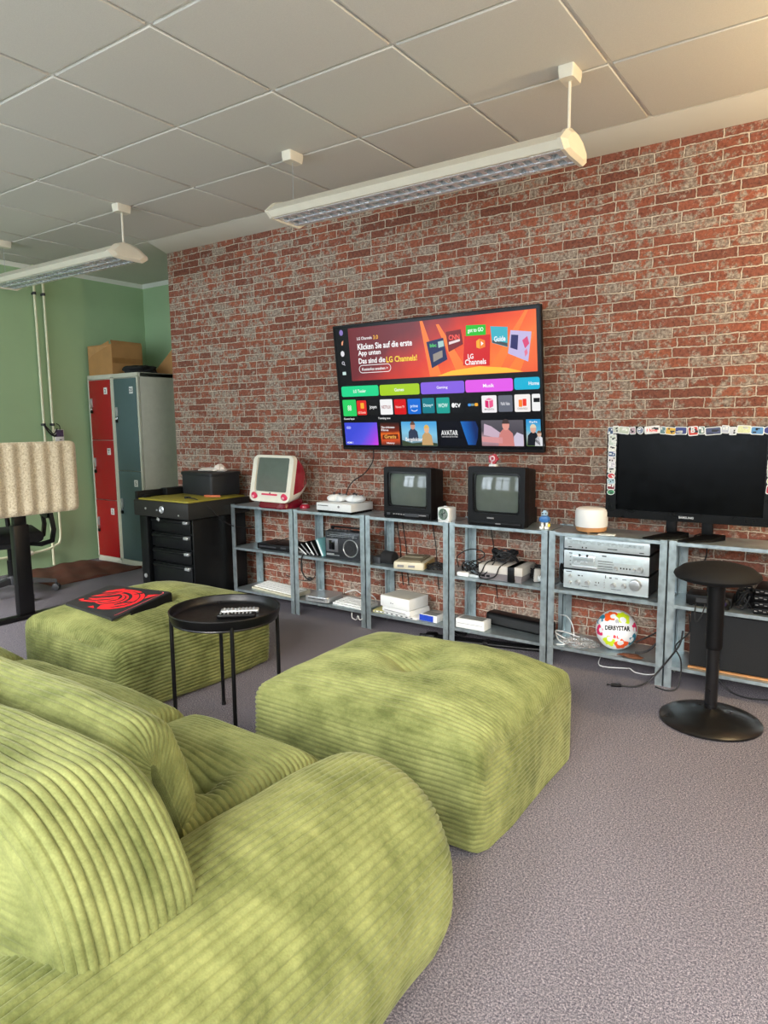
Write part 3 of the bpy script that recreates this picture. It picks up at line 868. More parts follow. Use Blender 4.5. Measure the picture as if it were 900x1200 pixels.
# cardboard box on the red locker
t = thing('cardboard_box', 'brown open cardboard box on top of the red locker', 'box', (-5.985, 0.33, 1.776), 0)
m = MB(); w, d, h, k = 0.37, 0.33, 0.275, 0.004
m.box((0, 0, k / 2), (w, d, k)); 
m.box((0, -d / 2, h / 2), (w, k, h)); m.box((0, d / 2, h / 2), (w, k, h)); m.box((-w / 2, 0, h / 2), (k, d, h)); m.box((w / 2, 0, h / 2), (k, d, h))
m.build('carton', M_CARD, t)
m = MB(); m.loft([[(w / 2, -d / 2, h), (w / 2, d / 2, h), (w / 2 + k, d / 2, h), (w / 2 + k, -d / 2, h)], [(w / 2 - 0.012, -d / 2, h + 0.035), (w / 2 - 0.012, d / 2, h + 0.03), (w / 2 - 0.008, d / 2, h + 0.03), (w / 2 - 0.008, -d / 2, h + 0.035)]])
m.build('flap', M_CARD, t)
m = MB(); m.prism([(-w / 2, h - 0.01), (w / 2 - 0.03, h - 0.01), (w / 2 - 0.03, h + 0.028), (w / 2 - 0.16, h - 0.004)], F_xz, -d / 2 - 0.006, -d / 2 - 0.002)
m.build('flap', M_CARD, t)
m = MB(); m.prism([(-w / 2 + 0.01, h - 0.125), (-w / 2 + 0.06, h - 0.09), (w / 2 - 0.04, h - 0.012), (-w / 2 + 0.01, h - 0.012)], F_xz, -d / 2 - 0.0045, -d / 2 - 0.002)
m.build('torn_lid', mat('pale_cardboard', (186, 142, 92), 0.8), t)
m = MB(); m.box((w / 2 + 0.0025, 0, h * 0.46), (0.001, d - 0.01, 0.05)); m.build('packing_tape', mat('brown_tape', (150, 108, 62), 0.35), t)
# flat black bag and carton scrap on the grey locker
def blob(P0, r, scale, seed, amp, n=40, zmin=None):
    th = np.linspace(0, PI, n // 2 + 1)[:, None]; ph = np.linspace(0, 2 * PI, n + 1)[None, :]
    D = np.stack([np.sin(th) * np.cos(ph), np.sin(th) * np.sin(ph), np.cos(th) + 0 * ph], -1)
    w = wobble(D, seed, amp, 3.5) + wobble(D, seed + 1, amp * 0.5, 9.0)
    P = D * (r * (1 + w))[..., None] * np.array(scale)
    P[:, -1] = P[:, 0]
    P = P + np.array(P0)
    if zmin is not None: P[..., 2] = np.maximum(P[..., 2], zmin)
    return P
m = MB().grid(blob((0, 0, 0.03), 0.16, (0.95, 1.0, 0.33), 5, 0.18, zmin=0.0))
single(m, 'black_bag', mat('black_bag_cloth', (24, 25, 28), 0.75, var=0.15), 'flat black cloth bag lying on top of the grey locker', 'bag', (-5.585, 0.32, 1.776))
t = thing('carton_scrap', 'torn cardboard carton behind the black bag on the grey locker', 'box', (-5.50, 0.54, 1.776))
m = MB(); m.prism([(-0.18, 0.0), (0.20, 0.0), (0.20, 0.24), (0.12, 0.25), (-0.16, 0.05)], F_xz, 0.0, 0.006); m.box((0.01, 0.05, 0.003), (0.37, 0.1, 0.006)); m.build('carton', M_CARD, t)

# ------------------------------------------------------------------ heating pipes and box on the green wall
M_PIPE = mat('cream_pipe_paint', (220, 222, 190), 0.35, var=0.03)
for lab, y, pts in (('cream heating pipe running from ceiling down the green wall, outer one', -0.30, [(0, 0, ZC), (0, 0, 0.02)]),
                    ('cream heating pipe bending along the green wall near the floor, inner one', -0.215, [(0, 0, ZC), (0, 0, 1.0), (0, 0, 0.5), (0, 0, 0.32), (0, -0.012, 0.24), (0, -0.05, 0.205), (0, -0.26, 0.165), (0, -1.0, 0.16)])):
    t = thing('heating_pipe', lab, 'pipe', (-6.205, y, 0), 0, 'heating pipes on the green wall')
    m = MB(); m.tube(pts, 0.0115, n=12, smooth=len(pts) > 2); m.build('pipe', M_PIPE, t)
    m = MB()
    for z in (2.48, 1.32): m.lathe([(0.0115, -0.012), (0.015, -0.012), (0.015, 0.012), (0.0115, 0.012)], n=16, c=(0, 0, z)); m.box((-0.025, 0, z), (0.04, 0.008, 0.02))
    m.build('pipe_clip', M_DARK, t)
    if y < -0.25: continue
    m = MB(); m.cyl((0, -0.28, 0.165), (0, -0.36, 0.163), 0.022, n=16); m.cyl((0, -0.31, 0.165), (0, -0.31, 0.21), 0.014, n=12); m.build('valve', M_OFFW, t)
t = thing('wall_control_box', 'small white box with dark display mounted beside the pipes', 'control box', (-6.19, -0.165, 1.215))
m = MB(); m.box((-0.02, 0, 0), (0.05, 0.085, 0.12), bev=0.006); m.build('housing', M_WHITE, t)
m = MB(); m.box((0.006, 0, 0.024), (0.004, 0.07, 0.062), bev=0.001); m.build('display', mat('violet_display', (78, 66, 96), 0.3, var=0.3, nscale=40), t)
m = MB(); m.box((0.006, 0.005, -0.035), (0.004, 0.022, 0.008), bev=0.001); m.build('button', M_DARK, t)
m = MB(); m.tube([(0.014, -0.145, 1.325 - 1.215), (0.02, -0.13, 0.07), (0.02, -0.09, 0.02), (0.018, -0.045, 0.0), (0.0, -0.03, 0.03)], 0.008, n=8); m.tube([(0.016, -0.145, 0.108), (0.03, -0.10, 0.05), (0.022, -0.06, 0.02), (0.012, -0.02, 0.07)], 0.005, n=8)
m.tube([(0.018, -0.03, 0.115), (0.026, -0.01, 0.10), (0.024, 0.0, 0.08), (0.012, 0.004, 0.055)], 0.004, n=8)
single(m, 'cable', M_CABLE, 'black cables tied to the pipes above the small white box', 'cable', (-6.20, -0.165, 1.215))

# brown mat in the corner
A = np.zeros((40, 30, 3)); u = np.linspace(0, 1, 40)[:, None]; v = np.linspace(0, 1, 30)[None, :]
A[..., 0] = -6.22 + 0.78 * v + 0 * u; A[..., 1] = -0.72 + 0.80 * u - 0.03 * v + 0.05 * u * v
A[..., 2] = 0.012 + 0.010 * np.sin(u * 11 + v * 3) * np.sin(v * 7 + 1) ** 2 + 0.006 * np.sin(u * 23 + v * 9)
B2 = A.copy(); B2[..., 2] = 0.001
m = MB(); m.grid(A); m.grid(B2)
ed = [tuple(p) for p in np.concatenate([A[:, 0], A[-1, :], A[::-1, -1], A[0, ::-1]])]
m.loft([[p for p in ed], [(p[0], p[1], 0.001) for p in ed]], caps=False)
single(m, 'floor_mat', mat('brown_mat', (92, 50, 36), 0.85, var=0.15, nscale=8, bump=0.3), 'rumpled dark brown mat on the floor before the lockers', 'mat')

# ------------------------------------------------------------------ desk with the felt screen
t = thing('standing_desk', 'black desk leg and foot behind a ribbed felt screen', 'desk', (-4.70, -1.6, 0))
def lo(x, y, z): return (x - t.location.x, y - t.location.y, z)
m = MB(); m.box(lo(-4.69, -1.72, 0.018), (0.07, 1.38, 0.030), bev=0.006); m.build('foot', M_BLACKM, t)
m = MB(); m.box(lo(-4.70, -1.375, 0.34), (0.055, 0.105, 0.62), bev=0.004); m.build('leg', M_BLACKM, t)
m = MB(); m.box(lo(-4.70, -1.375, 0.67), (0.04, 0.085, 0.1), bev=0.003); m.build('inner_column', M_BLACKM, t)
m = MB(); m.box(lo(-5.02, -1.72, 0.735), (0.66, 1.40, 0.024), bev=0.004); m.build('desktop', mat('desk_laminate', (214, 206, 190), 0.45, var=0.04), t)
M_FELT, nt, b = new_mat('cream_felt')
geo = N(nt, 'ShaderNodeNewGeometry')
f = noise(nt, 95, 5, geo.outputs['Position'], 0.75)
nt.links.new(ramp(nt, f, [(0.35, lin((168, 152, 122))), (0.5, lin((212, 200, 172))), (0.7, lin((238, 230, 208)))]), b.inputs['Base Color'])
b.inputs['Roughness'].default_value = 0.95; b.inputs['Sheen Weight'].default_value = 0.2
ny, nz = 160, 60
y0, y1, z0, z1, r = -2.42, -0.975, 0.715, 1.205, 0.05
def felt_sheet(sgn):
    A = np.zeros((nz + 1, ny + 1, 3))
    for i in range(nz + 1):
        tz = (1 - math.cos(PI * i / nz)) / 2; z = z0 + (z1 - z0) * tz
        dz = max(0, r - min(z - z0, z1 - z)); ins = r - math.sqrt(max(r * r - dz * dz, 0))
        ys = np.linspace(y0 + ins, y1 - ins, ny + 1)
        e = np.clip(np.minimum(np.minimum(ys - y0, y1 - ys), min(z - z0, z1 - z)) / 0.03, 0, 1) ** 0.5
        wv = 0.5 + 0.5 * np.cos(2 * PI * (ys - y1 + 0.045) / 0.104)
        A[i, :, 0] = (0.006 + (0.020 * wv ** 0.8 + 0.006) * e) * (1 if sgn > 0 else -0.4)
        A[i, :, 1] = ys - t.location.y; A[i, :, 2] = z
    return A
S1, S2 = felt_sheet(1), felt_sheet(-1)
ring1 = [tuple(p) for p in np.concatenate([S1[0], S1[1:, -1], S1[-1, -2::-1], S1[-2:0:-1, 0]])]
ring2 = [tuple(p) for p in np.concatenate([S2[0], S2[1:, -1], S2[-1, -2::-1], S2[-2:0:-1, 0]])]
m = MB(); m.grid(S1); m.grid(S2); m.loft([ring1, ring2], caps=False)
bmesh.ops.remove_doubles(m.bm, verts=m.bm.verts, dist=0.0001); bmesh.ops.recalc_face_normals(m.bm, faces=m.bm.faces)
fo = m.build('felt_screen', M_FELT, t, angle=60); fo.location = (0.07, 0, 0); fo['label'] = 'ribbed cream felt screen with rounded corners'
m = MB(); m.box(lo(-4.655, -1.3, 0.752), (0.05, 0.06, 0.01)); m.box(lo(-4.655, -2.1, 0.752), (0.05, 0.06, 0.01)); m.build('clamp', M_BLACKM, t)

# ------------------------------------------------------------------ office chair
t = thing('office_chair', 'black office chair behind the felt desk screen', 'chair', (-5.43, -1.08, 0), math.radians(-20))
m = MB()
for k in range(5):
    a = 2 * PI * k / 5 + 0.25
    c_, s_ = math.cos(a), math.sin(a)
    m.loft([[(0.03 * c_ - w * s_, 0.03 * s_ + w * c_, z) for w, z in ((-0.028, 0.10), (0.028, 0.10), (0.022, 0.145), (-0.022, 0.145))],
            [(0.31 * c_ - w * s_, 0.31 * s_ + w * c_, z) for w, z in ((-0.016, 0.068), (0.016, 0.068), (0.012, 0.092), (-0.012, 0.092))]])
m.cyl((0, 0, 0.09), (0, 0, 0.16), 0.045, n=20, bev=0.005); m.build('star_base', M_DARK, t)
for k in range(5):
    a = 2 * PI * k / 5 + 0.25; x, y = 0.305 * math.cos(a), 0.305 * math.sin(a)
    m = MB(); c_, s_ = math.cos(a + 1.1), math.sin(a + 1.1)
    for sg in (-1, 1): m.cyl((x + sg * 0.007 * c_, y + sg * 0.007 * s_, 0.029), (x + sg * 0.026 * c_, y + sg * 0.026 * s_, 0.029), 0.029, n=20, bev=0.004)
    m.cyl((x, y, 0.03), (x, y, 0.075), 0.009, n=10); m.build('caster', M_DARK, t)
m = MB(); m.cyl((0, 0, 0.15), (0, 0, 0.40), 0.022, n=20); m.cyl((0, 0, 0.15), (0, 0, 0.28), 0.030, n=20); m.build('gas_lift', M_BLACK, t)
m = MB(); m.box((0, 0, 0.405), (0.20, 0.22, 0.05), bev=0.012); m.build('tilt_mechanism', M_DARK, t)
m = MB(); m.box((0, -0.02, 0.475), (0.48, 0.46, 0.085), bev=0.035, seg=4); m.build('seat', mat('black_chair_fabric', (28, 29, 32), 0.85, var=0.1), t)
for s in (-1, 1):
    m = MB(); sec = []
    path = [(s * 0.06, 0.08, 0.415), (s * 0.12, 0.20, 0.40), (s * 0.19, 0.27, 0.43), (s * 0.20, 0.285, 0.52), (s * 0.19, 0.27, 0.65), (s * 0.17, 0.26, 0.80), (s * 0.15, 0.26, 0.92)]
    P = [Vector(p) for p in path]
    for i, p in enumerate(P):
        d = (P[min(i + 1, 6)] - P[max(i - 1, 0)]).normalized(); sd = Vector((1, 0, 0)); nn = d.cross(sd).normalized()
        sec.append([tuple(p + sd * (u * 0.030) + nn * (v * 0.014)) for u, v in ((-1, -1), (1, -1), (1, 1), (-1, 1))])
    m.loft(sec); m.build('back_support', M_BLACK, t, angle=60)
m = MB(); m.ring(rrect(0.44, 0.52, 0.08, 6, 0, 0.86), rrect(0.38, 0.46, 0.06, 6, 0, 0.86), F_xz, 0.245, 0.275); m.box((0, 0.262, 0.86), (0.39, 0.006, 0.47)); m.build('backrest', M_BLACK, t)
for s in (-1, 1):
    m = MB(); m.tube([(s * 0.18, 0.02, 0.42), (s * 0.27, 0.03, 0.44), (s * 0.285, 0.03, 0.55), (s * 0.285, 0.02, 0.655)], 0.018, n=10); m.box((s * 0.285, -0.02, 0.665), (0.075, 0.24, 0.03), bev=0.012); m.build('armrest', M_BLACK, t)

# ------------------------------------------------------------------ tool trolley
M_TROL = mat('trolley_black', (10, 12, 14), 0.4, var=0.08, spec=0.25)
M_OLIVE = mat('olive_mat', (140, 130, 40), 0.55, var=0.12, nscale=14)
t = thing('tool_trolley', 'black tool trolley with olive top mat and silver drawer pulls', 'tool cabinet', (-4.10, -0.385, 0))
W2, D2 = 0.265, 0.275
m = MB()
m.box((0, 0.03, 0.36), (0.45, 0.44, 0.60), bev=0.006)
m.box((W2 - 0.006, 0.012, 0.34), (0.012, 2 * D2 - 0.05, 0.62), bev=0.003); m.box((0, 0.10, 0.05), (0.48, 0.36, 0.03))
m.build('cabinet', M_TROL, t)
m = MB(); m.box((-W2 - 0.005, -D2 + 0.05, 0.40), (0.085, 0.045, 0.80), bev=0.004); m.cyl((-W2 - 0.005, -D2 + 0.022, 0.20), (-W2 - 0.005, -D2 + 0.028, 0.20), 0.016, n=14, mi=1); m.build('side_post', [M_TROL, M_SILVER], t)
m = MB(); m.box((-W2 - 0.03, 0.02, 0.40), (0.03, 2 * D2 - 0.16, 0.78), bev=0.004); m.build('side_panel', M_TROL, t)
m = MB(); m.box((0, -0.012, 0.715), (0.60, 2 * D2 + 0.03, 0.115), bev=0.008); m.build('top_tray', mat('trolley_top', (34, 34, 32), 0.5, var=0.1, spec=0.3), t)
m = MB(); m.box((-W2 - 0.005, D2 - 0.12, 0.80), (0.08, 0.42, 0.07), bev=0.006); m.box((-W2 - 0.03, -0.03, 0.79), (0.03, 0.5, 0.08), bev=0.006); m.build('raised_rim', M_TROL, t)
m = MB(); m.box((0.012, -0.02, 0.7775), (0.545, 2 * D2 - 0.02, 0.012), bev=0.003); m.build('top_mat', M_OLIVE, t)
m = MB(); m.lathe([(0, 0), (0.024, 0), (0.026, 0.004), (0.018, 0.008), (0.010, 0.004), (0, 0.004)], n=24, c=(0.02, -D2 - 0.027, 0.715), rot=(PI / 2, 0, 0)); m.box((-0.03, -D2 - 0.03, 0.71), (0.014, 0.006, 0.012), bev=0.002)
m.cyl((-0.16, -D2 - 0.026, 0.715), (-0.16, -D2 - 0.03, 0.715), 0.008, n=12); m.cyl((0.20, -D2 - 0.026, 0.685), (0.20, -D2 - 0.03, 0.685), 0.006, n=12); m.box((-0.02, -D2 - 0.03, 0.645), (0.03, 0.008, 0.02), bev=0.003, rot=(0, 0.4, 0)); m.build('lock', M_SILVER, t)
for z0, z1 in ((0.54, 0.645), (0.425, 0.535), (0.32, 0.42), (0.07, 0.315)):
    m = MB(); m.box((0.0, -0.205, (z0 + z1) / 2), (0.43, 0.03, z1 - z0 - 0.008), bev=0.004); m.box((-0.02, -0.227, z1 - 0.022), (0.36, 0.022, 0.02), bev=0.006)
    d = m.build('drawer', M_TROL, t)
    m = MB(); m.box((0.185, -0.232, z1 - 0.022), (0.05, 0.026, 0.022), bev=0.005); m.build('pull', M_SILVER, d)
t2 = thing('storage_box', 'black fabric storage box on the olive topped trolley', 'box', (-4.115, -0.20, 0.7845), math.radians(-8))
m = MB(); m.loft([[(u * k, v * k, z) for u, v in rrect(0.40, 0.26, 0.02, 4)] for k, z in ((0.97, 0.0), (1.0, 0.01), (1.0, 0.155), (0.985, 0.165))]); m.build('body', mat('black_box_fabric', (27, 30, 34), 0.6, var=0.15, nscale=6), t2)
m = MB(); m.loft([[(u * k, v * k, z) for u, v in rrect(0.41, 0.27, 0.02, 4)] for k, z in ((1.0, 0.145), (1.01, 0.15), (1.0, 0.168), (0.9, 0.172))]); m.build('lid', mat('black_box_lid', (24, 26, 30), 0.55), t2)
m = MB(); m.grid(blob((0, 0, 0.012), 0.09, (1.25, 0.8, 0.16), 9, 0.25, zmin=0.001)); m.grid(blob((0.075, 0.0, 0.022), 0.045, (0.8, 0.8, 0.7), 19, 0.2, zmin=0.001))
single(m, 'crumpled_cloth', mat('white_cloth', (222, 214, 204), 0.85, var=0.06, sheen=0.2), 'crumpled white cloth on the black storage box', 'cloth', (-4.075, -0.21, 0.957))
m = MB(); m.tube([(-3.99, -0.55, 0.788), (-4.03, -0.50, 0.790), (-3.95, -0.54, 0.790), (-3.86, -0.56, 0.788), (-3.79, -0.50, 0.72), (-3.778, -0.36, 0.60), (-3.776, -0.22, 0.55), (-3.776, -0.1, 0.54)], 0.004, n=6)
single(m, 'cable', M_CABLE, 'thin black cable hanging over the edge of the olive mat', 'cable')
m = MB(); m.box((0, 0, 0.006), (0.035, 0.022, 0.012), bev=0.003); m.box((0.02, 0.004, 0.005), (0.02, 0.008, 0.008), bev=0.002)
single(m, 'cable_plug', M_BLACK, 'small black plug lying on the olive mat', 'plug', (-4.02, -0.51, 0.784), 0.4)
m = MB(); m.prism([(-0.06, -0.01), (0.0, -0.02), (0.07, -0.005), (0.06, 0.012), (0.0, 0.015), (-0.05, 0.012)], F_xy, 0, 0.012)
single(m, 'hand_tool', mat('orange_handle', (190, 96, 50), 0.5), 'orange handled tool at the foot of the black storage box', 'tool', (-3.93, -0.355, 0.784), 0.3)

# ------------------------------------------------------------------ wall television
tv = thing('wall_television', 'big flat television showing a bright app menu on the brick wall', 'television', (-2.21, -0.078, 1.131))
TW, TH, TILT = 1.42, 0.803, math.radians(6.6)
tvb = bpy.data.objects.new('cabinet', None)
bpy.data.objects.remove(tvb)
tv.rotation_euler = (TILT, 0, 0)
m = MB(); m.ring(rrect(TW, TH, 0.006, 2, 0, TH / 2), rrect(TW - 0.016, TH - 0.022, 0.003, 2, 0, TH / 2 + 0.004), F_xz, -0.004, 0.022, 0.0); m.build('bezel', M_BLACK, tv)
m = MB(); m.box((0, 0.012, TH / 2), (TW - 0.01, 0.02, TH - 0.01), bev=0.003); m.box((0, 0.035, TH * 0.4), (TW * 0.72, 0.04, TH * 0.6), bev=0.012); m.build('rear_shell', M_DARK, tv)
m = MB(); m.box((0, 0.062, TH * 0.36), (0.42, 0.03, 0.30), bev=0.002); m.build('wall_bracket', M_BLACKM, tv)
m = MB(); m.lathe([(0, 0), (0.016, 0.0), (0.012, 0.008), (0, 0.009)], n=20, c=(0, -0.003, -0.001), rot=(PI, 0, 0)); m.build('sensor_button', M_SILVER, tv)
m = MB(); m.box((0, 0.0006, TH / 2 + 0.004), (TW - 0.018, 0.003, TH - 0.024)); scr = m.build('screen', glow('screen_dark', (6, 7, 14), 0.6), tv)
ES = 0.78
def quad(pts, name, material, d=-0.0022, parent=scr):
    bm = bmesh.new(); f = bm.faces.new([bm.verts.new((u, d, v)) for u, v in pts])
    bm.normal_update()
    if f.normal.y > 0: f.normal_flip()
    me = bpy.data.meshes.new(name); bm.to_mesh(me); bm.free(); me.materials.append(material)
    o = bpy.data.objects.new(name, me); COL.objects.link(o); o.parent = parent; return o
def rect(u0, v0, u1, v1, name, material, d=-0.0022, r=0.008):
    w, h = abs(u1 - u0), abs(v1 - v0)
    return quad(rrect(w, h, r, 3, (u0 + u1) / 2, (v0 + v1) / 2), name, material, d)
def stext(s, u, v, w, h, col=(255, 255, 255), st=1.0, left=False, bold=0.012, d=-0.0036):
    me = text_mesh(s, w, h, 0, bold)
    mt = glow('screen_text_%d_%d_%d' % col, col, st * ES); me.materials.clear(); me.materials.append(mt)
    o = bpy.data.objects.new('lettering', me); COL.objects.link(o); o.parent = scr
    o.location = (u + (w / 2 if left and w else 0), d, v); o.rotation_euler = (PI / 2, 0, 0); return o
rect(-0.59, 0.449, 0.684, 0.779, 'menu_banner', glow_grad('banner_picture', [(0.0, (112, 38, 46)), (0.12, (160, 44, 44)), (0.32, (222, 54, 34)), (0.5, (244, 88, 36)), (0.68, (252, 120, 48)), (1.0, (240, 96, 50))], ES, 0, -0.42), r=0.003)
for k, (a, bq) in enumerate((((0.05, 0.45), (-0.05, 0.778)), ((0.24, 0.45), (0.06, 0.75)), ((0.42, 0.45), (0.62, 0.778)), ((0.55, 0.45), (0.655, 0.66)))):
    x0, z0_ = a; x1, z1_ = bq
    quad([(x0 - 0.05, z0_ + 0.001), (x0 + 0.03, z0_ + 0.001), (x1 + 0.02, z1_), (x1, z1_)], 'light_ray', glow('ray_orange', (255, 128, 52), ES), -0.0025)
quad([(0.05, 0.451), (0.60, 0.451), (0.50, 0.478), (0.33, 0.494), (0.15, 0.478)], 'floor_glow', glow('floor_yellow', (255, 196, 60), ES), -0.0027)
stext('LG Channels', -0.522, 0.711, 0.115, 0.018, left=True); stext('3.0', -0.395, 0.711, 0.036, 0.024, (255, 190, 60), left=True)
stext('Klicken Sie auf die erste', -0.522, 0.660, 0.41, 0.038, left=True, bold=0.02)
stext('App unten', -0.522, 0.616, 0.175, 0.040, left=True, bold=0.02)
stext('Das sind die', -0.522, 0.571, 0.205, 0.034, left=True, bold=0.02); stext('LG Channels!', -0.308, 0.569, 0.225, 0.036, (255, 224, 70), left=True, bold=0.02)
o_, i_ = rrect(0.247, 0.05, 0.025, 6, -0.401, 0.520), rrect(0.240, 0.043, 0.0215, 6, -0.401, 0.520)
for k in range(len(o_)):
    pass
bm = bmesh.new(); vo = [bm.verts.new((u, -0.0036, v)) for u, v in o_]; vi = [bm.verts.new((u, -0.0036, v)) for u, v in i_]
for k in range(len(o_)): bm.faces.new((vo[k], vo[(k + 1) % len(o_)], vi[(k + 1) % len(o_)], vi[k]))
me = bpy.data.meshes.new('outline'); bm.to_mesh(me); bm.free(); me.materials.append(glow('screen_white', (255, 255, 255), ES)); oo = bpy.data.objects.new('button_outline', me); COL.objects.link(oo); oo.parent = scr
stext('Kostenlos ansehen >', -0.401, 0.519, 0.20, 0.018)
# fanned channel cards
quad([(-0.012, 0.654), (0.105, 0.671), (0.126, 0.545), (0.017, 0.499)], 'channel_card', glow('card_navy', (22, 34, 84), ES), -0.003)
stext('bbc', 0.035, 0.632, 0.045, 0.02, (90, 230, 110)); quad([(0.03, 0.535), (0.095, 0.56), (0.095, 0.60), (0.03, 0.58)], 'card_picture', glow('card_figures', (150, 140, 130), ES), -0.0034); quad([(0.07, 0.615), (0.108, 0.622), (0.105, 0.655), (0.068, 0.65)], 'card_picture', glow('card_pale', (170, 205, 200), ES), -0.0034)
quad([(0.124, 0.702), (0.224, 0.709), (0.235, 0.625), (0.137, 0.586)], 'channel_card', glow('card_wine', (122, 14, 24), ES), -0.003)
stext('CNN', 0.178, 0.668, 0.072, 0.030, (255, 90, 80), bold=0.03); quad([(0.142, 0.628), (0.215, 0.643), (0.216, 0.658 - 0.002), (0.142, 0.643)], 'card_strip', glow('card_strip', (240, 220, 220), ES), -0.0034)
quad([(0.258, 0.728), (0.383, 0.722), (0.381, 0.64), (0.254, 0.64)], 'channel_card', glow('card_green', (36, 190, 40), ES), -0.003)
stext('got to GO', 0.318, 0.695, 0.10, 0.03, (235, 255, 235), bold=0.03)
quad([(0.411, 0.71), (0.516, 0.698), (0.512, 0.589), (0.418, 0.619)], 'channel_card', glow('card_teal', (58, 178, 196), ES), -0.003)
stext('Guide', 0.466, 0.638, 0.07, 0.03, (235, 245, 250), bold=0.03); quad([(0.42, 0.62), (0.512, 0.592), (0.512, 0.612), (0.42, 0.634)], 'card_strip', glow('card_slate', (70, 80, 84), ES), -0.0034)
quad([(0.532, 0.679), (0.655, 0.662), (0.631, 0.504), (0.513, 0.555)], 'channel_card', glow('card_lilac', (196, 184, 226), ES), -0.003)
quad([(0.536, 0.655), (0.578, 0.65), (0.570, 0.57), (0.528, 0.585)], 'card_picture', glow('card_indigo', (42, 40, 100), ES), -0.0034)
quad([(0.60, 0.62), (0.63, 0.64), (0.64, 0.60), (0.615, 0.575)], 'card_picture', glow('card_pink', (220, 70, 120), ES), -0.0034); quad([(0.61, 0.56), (0.625, 0.575), (0.63, 0.55), (0.615, 0.53)], 'card_picture', glow('card_rose', (230, 120, 150), ES), -0.0034)
quad([(0.246, 0.668), (0.409, 0.666), (0.398, 0.494), (0.228, 0.504)], 'channel_card', glow('card_red', (214, 26, 30), ES), -0.0040)
stext('LG', 0.262, 0.553, 0.036, 0.028, left=True, bold=0.02, d=-0.0046); stext('Channels', 0.242, 0.521, 0.135, 0.032, left=True, bold=0.02, d=-0.0046)
quad([(0.32, 0.60), (0.342, 0.592), (0.342, 0.648), (0.32, 0.636)], 'channel_logo', glow('logo_amber', (255, 176, 50), ES), -0.0044); quad([(0.344, 0.592), (0.375, 0.60), (0.375, 0.636), (0.344, 0.648)], 'channel_logo', glow('logo_orange', (250, 130, 40), ES), -0.0044)
quad([(0.35, 0.608), (0.366, 0.62), (0.35, 0.632)], 'channel_logo', glow('screen_white', (255, 255, 255), ES), -0.0047)
# side icons
for k, (u, v, c) in enumerate(((-0.645, 0.757, (140, 120, 190)), (-0.644, 0.693, (250, 170, 130)), (-0.648, 0.625, (225, 225, 230)), (-0.649, 0.563, (205, 205, 215)), (-0.647, 0.50, (205, 230, 225)))):
    if k == 3:
        m = MB(); m.tube([(u + 0.009 * math.cos(a), -0.003, v + 0.003 + 0.009 * math.sin(a)) for a in np.linspace(0, 2 * PI, 13)], 0.002, n=5, smooth=False); m.tube([(u + 0.006, -0.003, v - 0.004), (u + 0.014, -0.003, v - 0.012)], 0.002, n=5, smooth=False)
        m.build('menu_icon', glow('icon_grey', c, ES), scr)
    elif k == 1:
        quad([(u - 0.006, v - 0.014), (u + 0.004, v - 0.014), (u + 0.007, v), (u + 0.011, v + 0.014), (u + 0.002, v + 0.010), (u - 0.005, v + 0.004)], 'menu_icon', glow('icon_coral', c, ES), -0.003)
    elif k == 4: rect(u - 0.014, v - 0.010, u + 0.014, v + 0.010, 'menu_icon', glow('icon_mint', c, ES), -0.003, 0.003)
    else: quad([(u + 0.015 * math.cos(a), v + 0.018 * math.sin(a)) for a in np.linspace(0, 2 * PI, 17)[:-1]], 'menu_icon', glow('icon_%d' % k, c, ES), -0.003)
# coloured buttons
for u0, v1, u1, v0, c, s, w in ((-0.684, 0.416, -0.387, 0.349, (32, 214, 140), 'LG Tooler', 0.10), (-0.377, 0.415, -0.081, 0.348, (166, 206, 28), 'Games', 0.07), (-0.071, 0.418, 0.228, 0.347, (134, 96, 226), 'Gaming', 0.075),
                                (0.235, 0.419, 0.535, 0.348, (226, 92, 232), 'Musik', 0.07), (0.543, 0.419, 0.694, 0.353, (20, 178, 214), 'Home', 0.06)):
    rect(u0, v0, u1, v1, 'menu_button', glow('button_%d_%d_%d' % c, c, ES), r=0.012)
    stext(s, (u0 + u1) / 2 if u1 < 0.6 else 0.66, (v0 + v1) / 2, w, 0.020)
apps = [(-0.684, 0.329, -0.574, 0.222, (40, 206, 100), '88', (240, 255, 240), 0.03, 0.035), (-0.568, 0.322, -0.492, 0.228, (222, 38, 32), 'LG Channels', (255, 230, 210), 0.06, 0.014),
        (-0.48, 0.323, -0.397, 0.228, (16, 16, 18), 'joyn', (255, 255, 255), 0.055, 0.026), (-0.383, 0.324, -0.288, 0.228, (242, 242, 242), 'NETFLIX', (150, 60, 60), 0.07, 0.02),
        (-0.275, 0.322, -0.187, 0.228, (216, 14, 20), 'Rakuten TV', (255, 220, 210), 0.065, 0.014), (-0.174, 0.322, -0.08, 0.229, (16, 108, 214), 'prime', (220, 240, 255), 0.055, 0.024),
        (-0.068, 0.324, 0.018, 0.232, (14, 122, 136), 'Disney+', (220, 250, 250), 0.068, 0.024), (0.032, 0.324, 0.123, 0.23, (28, 160, 146), 'WOW', (230, 255, 250), 0.066, 0.024),
        (0.137, 0.324, 0.219, 0.23, (10, 12, 18), 'tv', (255, 255, 255), 0.04, 0.028), (0.232, 0.324, 0.323, 0.23, (8, 10, 16), '', None, 0, 0),
        (0.336, 0.327, 0.431, 0.229, (244, 240, 242), 'MAGENTA', (120, 110, 112), 0.06, 0.011), (0.441, 0.325, 0.529, 0.232, (104, 108, 120), 'Public Value', (235, 235, 240), 0.055, 0.018),
        (0.541, 0.327, 0.636, 0.23, (246, 240, 236), 'CHANNELS', (150, 120, 110), 0.06, 0.011), (0.645, 0.327, 0.694, 0.233, (240, 240, 240), '', None, 0, 0)]
